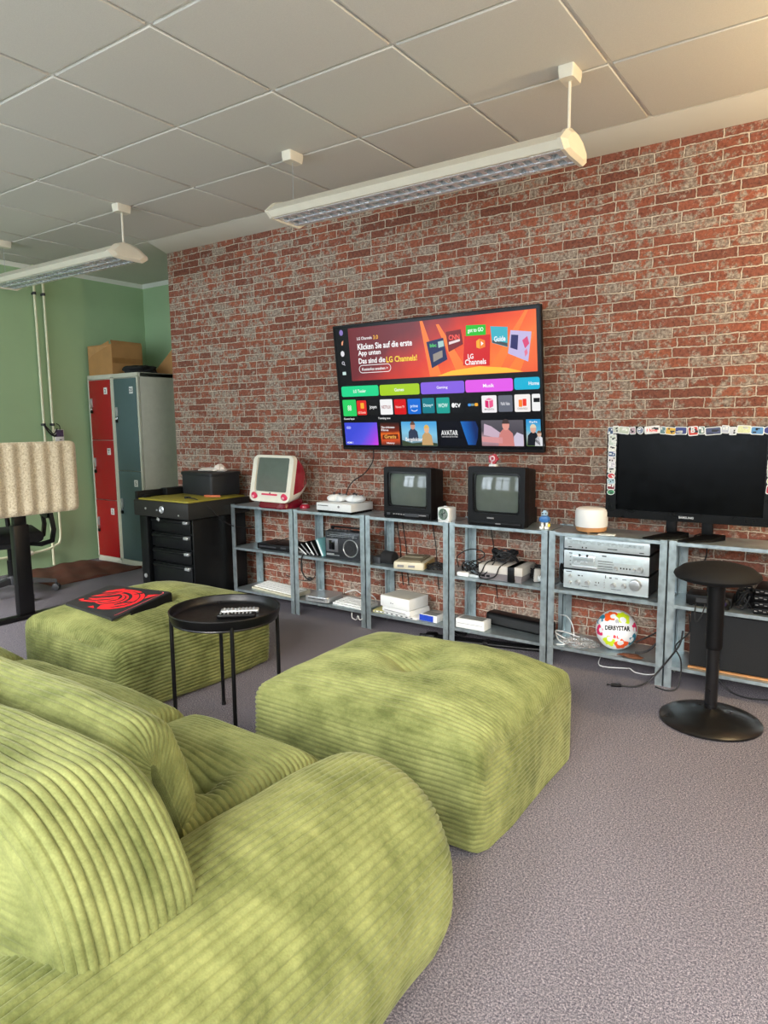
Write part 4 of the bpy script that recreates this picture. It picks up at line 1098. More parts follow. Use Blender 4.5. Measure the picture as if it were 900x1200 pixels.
for u0, v1, u1, v0, c, s, tc, w, h in apps:
    rect(u0, v0, u1, v1, 'app_tile', glow('tile_%d_%d_%d' % c, c, ES), r=0.007)
    dv = -0.030 if s in ('MAGENTA', 'CHANNELS', 'LG Channels') else 0.0
    if s: stext(s, (u0 + u1) / 2, (v0 + v1) / 2 + dv, w, h, tc)
cx = 0.383
quad([(cx - 0.025, 0.262), (cx - 0.003, 0.254), (cx - 0.003, 0.296), (cx - 0.025, 0.300)], 'app_logo', glow('logo_magenta', (214, 40, 110), ES), -0.003); quad([(cx + 0.001, 0.254), (cx + 0.026, 0.264), (cx + 0.026, 0.302), (cx + 0.001, 0.296)], 'app_logo', glow('logo_rose', (236, 90, 140), ES), -0.003)
quad([(cx - 0.024, 0.304), (cx, 0.299), (cx + 0.025, 0.305), (cx, 0.313)], 'app_logo', glow('logo_pink', (240, 130, 170), ES), -0.003)
rect(0.566, 0.258, 0.588, 0.298, 'app_logo', glow('logo_orange', (250, 130, 40), ES), -0.003, 0.003); rect(0.590, 0.262, 0.613, 0.302, 'app_logo', glow('logo_scarlet', (236, 60, 40), ES), -0.003, 0.003)
rect(-0.538, 0.270, -0.51, 0.306, 'app_logo', glow('logo_amber', (255, 176, 50), ES), -0.003, 0.004); rect(0.655, 0.282, 0.692, 0.305, 'app_logo', glow('tile_10_12_18', (10, 12, 18), ES), -0.003, 0.001)
rect(0.246, 0.268, 0.266, 0.284, 'app_logo', glow('logo_sky', (70, 150, 230), ES), -0.003, 0.006); rect(0.266, 0.270, 0.288, 0.283, 'app_logo', glow('logo_steel', (120, 150, 150), ES), -0.003, 0.003); rect(0.290, 0.268, 0.312, 0.286, 'app_logo', glow('logo_amber', (255, 176, 50), ES), -0.003, 0.006)
quad([(0.148 + 0.011 * math.cos(a), 0.276 + 0.014 * math.sin(a)) for a in np.linspace(0, 2 * PI, 13)[:-1]], 'app_logo', glow('screen_white', (255, 255, 255), ES), -0.003)
sm = [( -0.148 + 0.024 * math.cos(a), 0.262 + 0.014 * math.sin(a)) for a in np.linspace(PI * 1.1, PI * 1.9, 9)]
quad([(-0.127 + (u + 0.148), v - 0.004) for u, v in sm] + [(-0.127 + (u + 0.148) * 0.95, v) for u, v in reversed(sm)], 'app_logo', glow('screen_white', (255, 255, 255), ES), -0.003)
stext('Recent Input', -0.681, 0.203, 0.085, 0.016, left=True); stext('Trending now', -0.405, 0.204, 0.095, 0.016, left=True)
# preview pictures
rect(-0.685, 0.032, -0.419, 0.179, 'preview_tile', glow_grad('preview_violet', [(0, (60, 74, 214)), (0.4, (84, 84, 226)), (0.75, (150, 70, 226)), (1.0, (206, 66, 222))], ES, 0, -0.5), r=0.004)
rect(-0.67, 0.137, -0.632, 0.155, 'preview_badge', glow('badge_blue', (150, 160, 250), ES), -0.0028, 0.008); stext('HDMI 1', -0.648, 0.047, 0.05, 0.012)
rect(-0.395, 0.032, -0.25, 0.177, 'preview_tile', glow_grad('preview_orange', [(0.0, (60, 40, 34)), (0.2, (196, 70, 30)), (0.5, (240, 110, 30)), (0.62, (120, 36, 16)), (1.0, (40, 14, 10))], ES, 2, 0.0), r=0.004)
stext('Die schönsten', -0.335, 0.148, 0.10, 0.014); stext('Filme', -0.36, 0.13, 0.055, 0.013); quad([(-0.385, 0.07), (-0.26, 0.074), (-0.262, 0.105), (-0.38, 0.10)], 'preview_shape', glow('shape_brown', (110, 40, 16), ES), -0.0028); stext('Gratis', -0.322, 0.088, 0.09, 0.022, (255, 190, 90)); stext('History', -0.322, 0.045, 0.06, 0.015)
rect(-0.233, 0.030, 0.024, 0.182, 'preview_tile', glow_grad('preview_sky', [(0.0, (70, 84, 60)), (0.25, (130, 170, 190)), (0.55, (130, 196, 226)), (1.0, (74, 164, 220))], ES, 2, 0.1), r=0.004)
def person_shape(u, v, s, hair, skin, coat):
    quad([(u - 0.030 * s, v), (u + 0.032 * s, v), (u + 0.026 * s, v + 0.045 * s), (u + 0.010 * s, v + 0.06 * s), (u - 0.012 * s, v + 0.06 * s), (u - 0.026 * s, v + 0.045 * s)], 'preview_shape', glow('coat_%d_%d_%d' % coat, coat, ES), -0.0028)
    quad([(u + 0.014 * s * math.cos(a), v + 0.075 * s + 0.019 * s * math.sin(a)) for a in np.linspace(0, 2 * PI, 15)[:-1]], 'preview_shape', glow('skin_%d_%d_%d' % skin, skin, ES), -0.0030)
    quad([(u + 0.015 * s * math.cos(a), v + 0.078 * s + 0.019 * s * math.sin(a)) for a in np.linspace(0.1, PI - 0.1, 9)], 'preview_shape', glow('hair_%d_%d_%d' % hair, hair, ES), -0.0032)
person_shape(-0.148, 0.062, 1.25, (104, 74, 60), (202, 150, 128), (52, 62, 84)); person_shape(-0.048, 0.036, 1.3, (222, 178, 90), (226, 178, 140), (196, 160, 110))
quad([(-0.232, 0.031), (0.023, 0.031), (0.023, 0.048), (-0.06, 0.056), (-0.16, 0.046), (-0.232, 0.066)], 'preview_shape', glow('meadow', (58, 70, 50), ES), -0.0027)
stext('Bergdoktor', -0.143, 0.068, 0.125, 0.030, d=-0.0042)
rect(0.044, 0.033, 0.308, 0.182, 'preview_tile', glow('tile_navy', (5, 8, 22), ES), r=0.004)
stext('AVATAR', 0.112, 0.112, 0.115, 0.030, bold=0.01); stext('THE WAY OF WATER', 0.112, 0.088, 0.11, 0.007, bold=0.0)
quad([(0.19, 0.180), (0.29, 0.180), (0.306, 0.14), (0.30, 0.08), (0.285, 0.04), (0.235, 0.04), (0.215, 0.10)], 'preview_shape', glow_grad('blue_light', [(0, (30, 130, 206)), (0.5, (18, 92, 176)), (1.0, (8, 40, 100))], ES, 0, 0.3), -0.0028)
rect(0.326, 0.035, 0.59, 0.185, 'preview_tile', glow_grad('preview_grey', [(0, (150, 110, 118)), (0.3, (196, 164, 172)), (0.6, (74, 70, 80)), (1.0, (90, 86, 94))], ES, 2, 0.1), r=0.004)
quad([(0.34, 0.10), (0.43, 0.08), (0.45, 0.11), (0.39, 0.15), (0.345, 0.165)], 'preview_shape', glow('shape_lilac', (200, 176, 194), ES), -0.0028); quad([(0.327, 0.06), (0.46, 0.05), (0.46, 0.085), (0.327, 0.09)], 'preview_shape', glow('shape_rose', (214, 150, 152), ES), -0.0028)
person_shape(0.482, 0.036, 1.6, (70, 56, 54), (226, 156, 142), (206, 130, 124)); quad([(0.53, 0.036), (0.588, 0.036), (0.588, 0.10), (0.55, 0.115), (0.53, 0.09)], 'preview_shape', glow('shape_pale', (204, 196, 216), ES), -0.0027)
rect(0.606, 0.037, 0.692, 0.188, 'preview_tile', glow_grad('preview_coast', [(0, (90, 120, 60)), (0.35, (170, 190, 190)), (0.6, (90, 180, 214)), (1.0, (30, 140, 206))], ES, 2, 0.0), r=0.004)
person_shape(0.648, 0.04, 1.25, (226, 210, 180), (220, 170, 150), (24, 28, 36)); person_shape(0.683, 0.038, 0.9, (120, 90, 70), (214, 180, 160), (226, 226, 230))
stext('Sylt', 0.65, 0.172, 0.05, 0.012)
m = MB(); m.tube([(-2.70, -0.05, 1.145), (-2.705, -0.035, 1.09), (-2.73, -0.03, 1.03), (-2.79, -0.035, 0.965), (-2.87, -0.05, 0.915), (-2.905, -0.07, 0.85), (-2.905, -0.085, 0.775)], 0.0038, n=6)
single(m, 'cable', M_CABLE, 'black cable from the big television down to the white console', 'cable')

# ------------------------------------------------------------------ galvanised shelf units
X0, SW = -3.801, 0.605
YFR, YBK = -0.30, -0.028
ZT, ZM, ZL = 0.726, 0.418, 0.109
def shelf_unit(label, i):
    t = thing('metal_shelf', label, 'shelf', (X0 + SW * (i + 0.5), (YFR + YBK) / 2, 0), 0, 'galvanised shelf units along the brick wall')
    w, d = 0.600, YBK - YFR
    for sx in (-1, 1):
        for sy in (-1, 1):
            m = MB(); k = 0.036; th = 0.0018
            m.box((sx * (w / 2 - k / 2), sy * (d / 2 - th / 2), 0.3655), (k, th, 0.731)); m.box((sx * (w / 2 - th / 2), sy * (d / 2 - k / 2), 0.3655), (th, k, 0.731))
            for z in (ZT - 0.012, ZM - 0.012, ZL - 0.012): m.cyl((sx * (w / 2 - 0.02), sy * (d / 2), z), (sx * (w / 2 - 0.02), sy * (d / 2 + 0.003), z), 0.0045, n=8)
            m.build('post', M_STEEL, t)
    for z in (ZT, ZM, ZL):
        m = MB(); a, bq, th, lip = w - 0.006, d - 0.004, 0.0012, 0.017
        m.box((0, 0, z - th / 2), (a, bq, th))
        for s in (-1, 1):
            m.box((0, s * (bq / 2 - th / 2), z - lip / 2), (a, th, lip)); m.box((s * (a / 2 - th / 2), 0, z - lip / 2), (th, bq, lip))
            m.box((0, s * (bq / 2 - 0.006), z - lip), (a, 0.012, th))
        m.build('shelf_board', M_STEEL, t)
    return t
s0 = shelf_unit('galvanised shelf unit beside the black trolley, under the red desktop computer', 0)
for i, lab in ((1, 'galvanised shelf unit under the white game console and controllers'), (2, 'galvanised shelf unit under the smaller tube television and white cube clock'),
               (3, 'galvanised shelf unit under the tube television with the red figurine'), (4, 'galvanised shelf unit holding the silver hi-fi stack and the football'),
               (5, 'galvanised shelf unit behind the black stool holding the big black speaker')):
    copy_thing(s0, (X0 + SW * (i + 0.5), (YFR + YBK) / 2, 0), 0, lab, 'galvanised shelf units along the brick wall')

def screen_patch(w, h, bulge, y, zc, n=16, r=0.02, xc=0.0):
    A = np.zeros((n + 1, n + 1, 3)); u = np.linspace(-1, 1, n + 1)
    U, V = np.meshgrid(u, u, indexing='ij')
    A[..., 0] = xc + U * w / 2 * (1 - 0.012 * V ** 2); A[..., 2] = zc + V * h / 2 * (1 - 0.012 * U ** 2)
    A[..., 1] = y - bulge * (1 - 0.5 * (U ** 2 + V ** 2))
    return A

# ---- iMac-like red computer: described as all-in-one tube computer
t = thing('desktop_computer', 'red and white tube desktop computer at the left end of the shelf tops', 'computer', (-3.392, -0.315, ZT), math.radians(-3))
def imac_sec(w, z0, z1, y0, y1, r):
    # rounded rectangle in a plane leaning from (y0,z0) to (y1,z1)
    out = []
    h = z1 - z0
    for u, v in rrect(w, h, r, 6, 0, (z0 + z1) / 2):
        f = (v - z0) / h
        out.append((u, y0 + (y1 - y0) * f, v))
    return out
m = MB()
m.loft([imac_sec(0.385, 0.052, 0.362, 0.012, 0.075, 0.05), imac_sec(0.39, 0.046, 0.366, 0.028, 0.092, 0.055), imac_sec(0.37, 0.056, 0.335, 0.11, 0.15, 0.06), imac_sec(0.31, 0.085, 0.28, 0.19, 0.215, 0.07), imac_sec(0.22, 0.12, 0.235, 0.255, 0.265, 0.05), imac_sec(0.10, 0.15, 0.20, 0.280, 0.285, 0.02)])
for f in m.bm.faces:
    c = f.calc_center_median()
    f.material_index = 1 if (c.z > 0.115 + 0.28 * max(0, c.y - 0.05) and c.y > 0.045) else 0
m.build('shell', [mat('milky_plastic', (214, 212, 206), 0.3, var=0.04, coat=0.3), M_REDP], t)
OUT = rrect(0.398, 0.318, 0.045, 6, 0, 0.206); INN = rrect(0.318, 0.232, 0.012, 6, 0, 0.232)
tl = lambda u, v, d: (u, d + (v - 0.05) * 0.20, v)
m = MB(); m.ring(OUT, INN, tl, -0.012, 0.022, 0.006); m.build('front_bezel', mat('ivory_plastic', (226, 222, 206), 0.35, var=0.03, coat=0.3), t)
A = screen_patch(0.322, 0.236, 0.012, 0.0, 0.232); A[..., 1] += (A[..., 2] - 0.05) * 0.20 + 0.006
m = MB().grid(A); m.build('screen', M_CRT, t)
M_PINK = mat('raspberry_plastic', (206, 46, 84), 0.35)
for s in (-1, 1):
    m = MB(); m.lathe([(0, 0.006), (0.011, 0.007), (0.024, 0.004), (0.029, 0.002), (0.031, -0.002)], n=28, c=(s * 0.148, -0.013 + (0.080 - 0.05) * 0.2, 0.080), rot=(PI / 2 + 0.2, 0, 0)); m.ball((s * 0.148, -0.018, 0.080), 0.010, n=12, mi=1); m.build('loudspeaker', [M_PINK, mat('pale_rose', (236, 168, 182), 0.3)], t)
m = MB(); m.loft([[tl(u, v, d) for u, v in rrect(0.155, 0.012, 0.005, 4, 0.0, 0.098)] for d in (-0.015, -0.010)]); m.build('disc_slot', M_PINK, t)
m = MB(); m.loft([[tl(u, v, d) for u, v in rrect(0.013, 0.009, 0.003, 3, 0.005, 0.1075)] for d in (-0.0145, -0.010)]); m.build('badge', M_DARK, t)
m = MB(); m.loft([[(u, 0.02 + v, z) for u, v in rrect(w_, d_, 0.05, 5, 0, 0.09)] for w_, d_, z in ((0.27, 0.22, 0.0), (0.28, 0.23, 0.01), (0.26, 0.2, 0.06))]); m.build('foot', mat('dark_ruby', (110, 12, 34), 0.25, coat=0.4), t)
m = MB(); m.lathe([(0, 0.0), (0.036, 0.0), (0.038, 0.008), (0.034, 0.02), (0.022, 0.028), (0, 0.03)], n=28, mi=0); m.lathe([(0.0, 0.032), (0.018, 0.0295), (0.022, 0.0285)], n=20, mi=1)
single(m, 'puck_mouse', [M_REDP, M_WHITE], 'small round red and white puck mouse behind the shelf edge beside the computer', 'mouse', (-3.20, -0.17, ZT))

# ---- white console and two pads
t = thing('game_console', 'white game console with disc slot, carrying two white controllers', 'game console', (-2.838, -0.185, ZT), math.radians(-2))
m = MB(); m.box((0, 0, 0.040), (0.295, 0.23, 0.05), bev=0.003); m.build('case', M_WHITE, t)
m = MB(); m.box((0, 0, 0.0075), (0.285, 0.22, 0.015), bev=0.002); m.build('base', M_BLACK, t)
m = MB(); m.box((-0.09, -0.1155, 0.047), (0.09, 0.003, 0.004)); m.build('disc_slot', M_BLACK, t)
m = MB(); m.cyl((0.045, -0.115, 0.045), (0.045, -0.1175, 0.045), 0.008, n=16); m.build('power_button', M_GREYP, t)
m = MB()
for k in range(6): m.cyl((0.03 + 0.02 * k, 0.03, 0.065), (0.03 + 0.02 * k, 0.03, 0.0656), 0.006, n=8)
m.build('vent_holes', M_DARK, t)
def pad(label, loc, rz, rx=0.0):
    t = thing('game_controller', label, 'controller', loc, rz, 'white controllers on the game console')
    P = np.zeros((25, 37, 3)); uu = np.linspace(0, PI, 25)[:, None]; ph = np.linspace(0, 2 * PI, 37)[None, :]
    rad = 0.052 + 0.022 * np.cos(2 * ph) + 0.008 * np.exp(-((ph - 1.25 * PI) / 0.35) ** 2) + 0.008 * np.exp(-((ph - 1.75 * PI) / 0.35) ** 2) - 0.010 * np.exp(-((ph - 1.5 * PI) / 0.4) ** 2)
    rad = rad * np.sin(uu) ** 0.7
    P[..., 0] = rad * np.cos(ph); P[..., 1] = rad * np.sin(ph) * 1.25; P[..., 2] = 0.024 + 0.024 * np.cos(uu) - 0.12 * np.clip(-P[..., 1] - 0.02, 0, 1)
    P[..., 2] = np.maximum(P[..., 2], 0.0)
    m = MB().grid(P); m.build('grip_body', M_WHITE, t, angle=70)
    for x, y in ((-0.035, 0.012), (0.018, -0.012)):
        m = MB(); m.cyl((x, y, 0.04), (x, y, 0.055), 0.005, n=10); m.lathe([(0, 0.056), (0.008, 0.058), (0.0095, 0.055), (0.008, 0.052), (0, 0.052)], n=16, c=(x, y, 0)); m.build('thumbstick', M_DARK, t)
    m = MB()
    for dx, dy in ((0, 0.011), (0, -0.011), (0.011, 0), (-0.011, 0)): m.cyl((0.038 + dx, 0.014 + dy, 0.04), (0.038 + dx, 0.014 + dy, 0.0495), 0.0045, n=10)
    m.build('buttons', M_GREYP, t)
    m = MB(); m.box((-0.018, -0.014, 0.046), (0.022, 0.007, 0.006), bev=0.002); m.box((-0.018, -0.014, 0.046), (0.007, 0.022, 0.006), bev=0.002); m.build('direction_pad', M_GREYP, t)
pad('white game controller on the left part of the white console', (-2.89, -0.19, ZT + 0.0655), math.radians(12)); pad('white game controller on the right part of the white console', (-2.755, -0.17, ZT + 0.0655), math.radians(-14))

# ---- tube televisions
def crt_tv(label, loc, w, h, d, scr_w, scr_h, zc, style):
    t = thing('tube_television', label, 'television', loc, 0, 'black tube televisions on the shelf tops')
    m = MB(); m.ring(rrect(w, h, 0.012, 4, 0, h / 2), rrect(scr_w + 0.012, scr_h + 0.012, 0.02, 4, 0, zc), F_xz, 0.0, 0.055, 0.022); m.build('front_bezel', M_BLACK, t)
    m = MB(); m.ring(rrect(scr_w + 0.012, scr_h + 0.012, 0.02, 4, 0, zc), rrect(scr_w - 0.012, scr_h - 0.012, 0.014, 4, 0, zc), F_xz, 0.008, 0.03, 0.03); m.build('tube_surround', mat('glossy_black', (16, 17, 19), 0.2), t)
    m = MB().grid(screen_patch(scr_w, scr_h, 0.026, 0.030, zc)); m.build('screen', M_CRT, t)
    m = MB(); y1 = 0.055; y2 = d * 0.62; y3 = d
    m.loft([[(u, y, v) for u, v in rrect(a, bq, 0.012, 4, 0, c)] for y, a, bq, c in ((y1, w - 0.006, h - 0.004, h / 2), (y2, w - 0.02, h - 0.03, h / 2), (y2 + 0.001, w * 0.72, h * 0.68, h * 0.47), (y3, w * 0.58, h * 0.52, h * 0.45))])
    m.build('rear_housing', M_BLACK, t)
    m = MB(); m.box((0, y2 + (d - y2) * 0.45, 0.05), (w * 0.8, (d - y2) * 0.9, 0.09), bev=0.006)
    if style == 1: m.cyl((w * 0.22, d * 0.80, h * 0.48), (w * 0.36, d * 0.80, h * 0.48), 0.05, n=20)
    m.build('rear_base', M_BLACK, t)
    m = MB()
    if style == 0:
        m.box((0, -0.004, 0.026), (w * 0.96, 0.012, 0.034), bev=0.004); 
        for k in range(5): m.box((-w * 0.26 + k * 0.018, -0.0115, 0.029), (0.012, 0.004, 0.008), bev=0.001, mi=1)
        m.box((-w * 0.38, -0.0115, 0.028), (0.024, 0.004, 0.016), bev=0.002, mi=2); m.box((w * 0.34, -0.0115, 0.030), (0.05, 0.003, 0.006), mi=1); m.box((w * 0.12, -0.0115, 0.028), (0.10, 0.003, 0.018), mi=2)
    else:
        m.box((0, -0.003, 0.018), (w * 0.9, 0.010, 0.02), bev=0.004); m.box((0.02, -0.0095, 0.02), (0.03, 0.003, 0.006), mi=1); m.box((-0.03, -0.002, 0.048), (0.042, 0.003, 0.008), bev=0.001, mi=1)
    m.build('control_strip', [M_BLACK, M_GREYP, M_DARK], t)
    return t
crt_tv('smaller black tube television next to the white cube clock', (-2.283, -0.285, ZT), 0.338, 0.312, 0.255, 0.272, 0.205, 0.178, 0)
crt_tv('bigger black tube television with a red figurine standing on it', (-1.690, -0.300, ZT), 0.345, 0.332, 0.27, 0.272, 0.216, 0.186, 1)
t = thing('cube_clock', 'white cube clock with green dial between the tube televisions', 'clock', (-2.02, -0.262, ZT), math.radians(-6))
m = MB(); m.box((0, 0, 0.049), (0.086, 0.075, 0.080), bev=0.010, seg=3); m.box((0, -0.002, 0.005), (0.078, 0.07, 0.010), bev=0.003); m.build('case', M_WHITE, t)
m = MB(); m.lathe([(0, 0), (0.028, 0.0), (0.031, 0.003), (0.033, 0.0)], n=32, c=(0, -0.0375, 0.049), rot=(PI / 2, 0, 0)); m.build('dial', mat('sea_green_dial', (84, 128, 104), 0.45, var=0.2, nscale=90), t)
m = MB(); m.box((0.006, -0.0400, 0.055), (0.020, 0.002, 0.003), rot=(0, -0.5, 0)); m.box((-0.004, -0.0400, 0.045), (0.014, 0.002, 0.003), rot=(0, 0.9, 0)); m.build('hands', M_BLACK, t)
m = MB(); m.box((-0.01, 0, 0.091), (0.02, 0.014, 0.006), bev=0.002); m.build('top_button', M_WHITE, t)
# red figurine on the bigger tube television
t = thing('pin_figurine', 'small red figurine with white loop on top of a tube television', 'figurine', (-1.745, -0.22, ZT + 0.332))
M_CRIM = mat('crimson_figurine', (176, 24, 44), 0.35); 
m = MB(); m.loft([[(u * k, v * k, z) for u, v in rrect(0.046, 0.034, 0.01, 4)] for k, z in ((1, 0), (1, 0.006), (0.8, 0.012))]); m.build('base', M_WHITE, t)
m = MB(); m.prism([(0.027 * math.cos(a) * (1 + 0.12 * math.cos(5 * a)), 0.040 + 0.027 * math.sin(a) * (1 + 0.12 * math.cos(5 * a))) for a in np.linspace(0, 2 * PI, 41)[:-1]], F_xz, -0.008, 0.010); m.build('head', M_CRIM, t)
m = MB(); m.tube([(0.0125 * math.cos(a), -0.011, 0.043 + 0.0125 * math.sin(a)) for a in np.linspace(-1.9, 4.0, 22)] , 0.0042, n=8, smooth=False); m.tube([(-0.004, -0.011, 0.03), (-0.004, -0.010, 0.012)], 0.0042, n=8, smooth=False); m.build('loop', mat('pale_pink', (240, 206, 214), 0.4), t)
# little robot figurine
t = thing('robot_figurine', 'tiny blue and white robot figurine near the shelf joint', 'figurine', (-1.437, -0.215, ZT), 0.2)
M_TBLUE = mat('toy_blue', (52, 112, 176), 0.4)
m = MB(); m.box((0, 0, 0.052), (0.044, 0.036, 0.036), bev=0.008); m.cyl((-0.028, 0, 0.05), (0.028, 0, 0.05), 0.012, n=12); m.build('body', M_TBLUE, t)
m = MB(); m.box((0, -0.002, 0.082), (0.032, 0.03, 0.022), bev=0.006); m.box((0, 0, 0.096), (0.016, 0.016, 0.008), bev=0.002); m.build('head', mat('toy_pale_blue', (176, 206, 228), 0.4), t)
m = MB(); m.box((-0.008, -0.018, 0.084), (0.008, 0.004, 0.006)); m.box((0.008, -0.018, 0.084), (0.008, 0.004, 0.006)); m.build('eyes', M_DARK, t)
for s in (-1, 1):
    m = MB(); m.cyl((s * 0.012, 0, 0.012), (s * 0.012, 0, 0.036), 0.008, n=10); m.box((s * 0.014, -0.006, 0.007), (0.022, 0.036, 0.014), bev=0.004); m.build('leg', M_WHITE, t)
m = MB(); m.box((0.027, -0.018, 0.022), (0.012, 0.014, 0.018), bev=0.003); m.build('accessory', mat('toy_yellow', (224, 196, 60), 0.4), t)
# diffuser
t = thing('aroma_diffuser', 'round white diffuser with wooden base beside the sticker covered screen', 'diffuser', (-1.187, -0.195, ZT))
m = MB(); m.lathe([(0.080, 0.030), (0.083, 0.036), (0.083, 0.108), (0.078, 0.122), (0.066, 0.129), (0.02, 0.130), (0.012, 0.127), (0, 0.127)], n=56); m.build('cover', mat('frosted_white', (232, 232, 230), 0.45, var=0.02), t)
m = MB(); m.lathe([(0, 0.006), (0.070, 0.006), (0.076, 0.010), (0.081, 0.031), (0, 0.031)], n=48)
for a in (0.6, 2.7, 4.8): m.cyl((0.055 * math.cos(a), 0.055 * math.sin(a), 0), (0.055 * math.cos(a), 0.055 * math.sin(a), 0.008), 0.008, n=10)
m.build('base', M_WOOD, t)
m = MB(); m.box((0, 0, 0.0025), (0.085, 0.055, 0.003), bev=0.001); m.box((0.0, 0, 0.0046), (0.07, 0.04, 0.001), mi=1)
single(m, 'paper_card', [M_WHITE, mat('card_print', (196, 206, 204), 0.6, var=0.3, nscale=60)], 'small white card lying below the round diffuser', 'card', (-1.085, -0.262, ZT), 0.2)
m = MB(); m.lathe([(0, 0), (0.03, 0), (0.032, 0.004), (0.03, 0.010), (0.012, 0.013), (0, 0.013)], n=28, mi=0); m.box((0.02, 0, 0.012), (0.02, 0.006, 0.003), mi=0)
single(m, 'metal_puck', mat('bronze_metal', (150, 104, 62), 0.35, 0.6), 'small bronze disc in front of the sticker covered screen', 'ornament', (-0.845, -0.20, ZT))

# ---- flat screen with stickers
t = thing('flat_screen_television', 'black flat television framed with stickers at the right end of the shelves', 'television', (-0.727, -0.200, 0.812))
SWD, SHT = 0.775, 0.463
m = MB(); m.ring(rrect(SWD, SHT, 0.012, 4, 0, SHT / 2), rrect(0.672, 0.388, 0.002, 4, 0.0, 0.235), F_xz, 0.0, 0.03, 0.012); m.build('bezel', mat('gloss_black_bezel', (9, 10, 12), 0.3, var=0.05, spec=0.2), t)
m = MB(); m.box((0, 0.014, 0.235), (0.676, 0.006, 0.392)); m.build('screen', M_LCD, t)
m = MB(); m.box((0, 0.042, SHT / 2), (SWD - 0.03, 0.03, SHT - 0.03), bev=0.012); m.box((0, 0.07, SHT * 0.45), (0.4, 0.04, 0.25), bev=0.015); m.build('rear_shell', M_BLACK, t)
text('SAMSUNG', mat('silver_print', (206, 210, 214), 0.35), t, (0.005, -0.0008, 0.021), 0.068, 0.011, bold=0.02)
for x in (-0.09, 0.075):
    m = MB(); m.box((x + 0.02, 0.05, -0.012), (0.05, 0.03, 0.10), bev=0.006)
    m.loft([[(x + 0.025, 0.09, -0.060), (x + 0.10, 0.06, -0.060), (x + 0.06, -0.02, -0.072), (x - 0.04, -0.10, -0.078), (x - 0.085, -0.085, -0.078)],
            [(x + 0.025, 0.09, -0.085), (x + 0.10, 0.06, -0.085), (x + 0.06, -0.02, -0.085), (x - 0.04, -0.10, -0.085), (x - 0.085, -0.085, -0.085)]])
    m.build('stand', M_BLACK, t)
rs = random.Random(4)
PALS = [(224, 224, 218), (206, 210, 206), (72, 96, 140), (36, 60, 116), (196, 44, 48), (216, 178, 60), (60, 130, 96), (44, 48, 54), (120, 150, 186), (180, 120, 150), (230, 226, 196)]
def sticker(u, v, w, h, col, shape='r', rz=0.0, deco=None):
    if shape == 'r': P = rrect(w, h, min(w, h) * 0.15, 2)
    else: P = [(w / 2 * math.cos(a), h / 2 * math.sin(a)) for a in np.linspace(0, 2 * PI, 19)[:-1]]
    c_, s_ = math.cos(rz), math.sin(rz)
    m = MB(); k = rs.uniform(0.0008, 0.0022)
    m.prism([(u + a * c_ - q * s_, v + a * s_ + q * c_) for a, q in P], F_xz, -k, 0.0, mi=0)
    m.prism([(u + (a * c_ - q * s_) * 0.86, v + (a * s_ + q * c_) * 0.80) for a, q in P], F_xz, -k - 0.0004, -k, mi=1)
    mats = [M_WHITE, mat('sticker_%d_%d_%d' % col, col, 0.45, var=0.12, nscale=120)]
    if deco:
        mats.append(mat('sticker_%d_%d_%d' % deco, deco, 0.45)); 
        for q in range(3): m.box((u + rs.uniform(-0.3, 0.3) * w, -k - 0.0006, v + rs.uniform(-0.28, 0.28) * h), (w * rs.uniform(0.12, 0.4), 0.0004, h * rs.uniform(0.1, 0.3)), mi=2)
    return m.build('sticker', mats, t)
HT = SHT - 0.020
top = [(-0.372, 0.03, (60, 84, 120)), (-0.345, 0.03, (196, 200, 186)), (-0.305, 0.055, (186, 196, 176)), (-0.262, 0.028, (176, 150, 160)), (-0.225, 0.034, (110, 124, 150)), (-0.168, 0.074, (232, 226, 222)), (-0.118, 0.026, (92, 126, 130)),
       (-0.082, 0.05, (222, 178, 60)), (-0.035, 0.058, (44, 54, 120)), (0.020, 0.046, (206, 60, 44)), (0.058, 0.028, (74, 112, 104)), (0.108, 0.074, (70, 76, 110)), (0.160, 0.034, (186, 190, 204)), (0.192, 0.032, (206, 208, 212)), (0.238, 0.06, (216, 220, 170)), (0.293, 0.056, (84, 140, 190)), (0.340, 0.05, (52, 56, 128)), (0.370, 0.036, (170, 60, 80))]
for k, (u, w, c) in enumerate(top):
    sticker(u, HT + rs.uniform(-0.003, 0.006), w, 0.038 if k != 9 else 0.046, c, 'o' if k in (4, 16) else 'r', rs.uniform(-0.12, 0.12), (30, 30, 34) if k % 2 else (230, 230, 226))
mk = text('B', M_WHITE, t, (0.020, -0.0045, HT + 0.002), None, 0.026, bold=0.03)
mk = text('I ♥ code' if False else 'I love', mat('red_print', (236, 30, 40), 0.5), t, (-0.168, -0.0045, HT + 0.002), 0.05, 0.014, bold=0.02)
for sx, col in ((-1, 0), (1, 1)):
    z = SHT - 0.055
    k = 0
    lims = 0.125 if sx < 0 else 0.14
    pal = [(206, 212, 200), (190, 200, 190), (224, 222, 214), (70, 90, 130), (210, 204, 206), (196, 190, 200), (214, 216, 206), (196, 56, 60), (160, 190, 200), (120, 24, 40), (60, 150, 96)] if sx < 0 else [(206, 226, 212), (70, 120, 176), (196, 40, 60), (150, 156, 162), (70, 76, 84), (196, 190, 120), (186, 40, 60), (204, 224, 216)]
    while z > lims and k < len(pal):
        h = 0.030 if sx < 0 else 0.042
        sticker(sx * 0.3615, z, 0.040, h, pal[k], 'o' if (k in (7, 10) and sx < 0) or (k in (2, 5) and sx > 0) else 'r', rs.uniform(-0.15, 0.15), (40, 44, 50) if k % 2 == 0 else (236, 236, 232)); z -= h * 0.93; k += 1

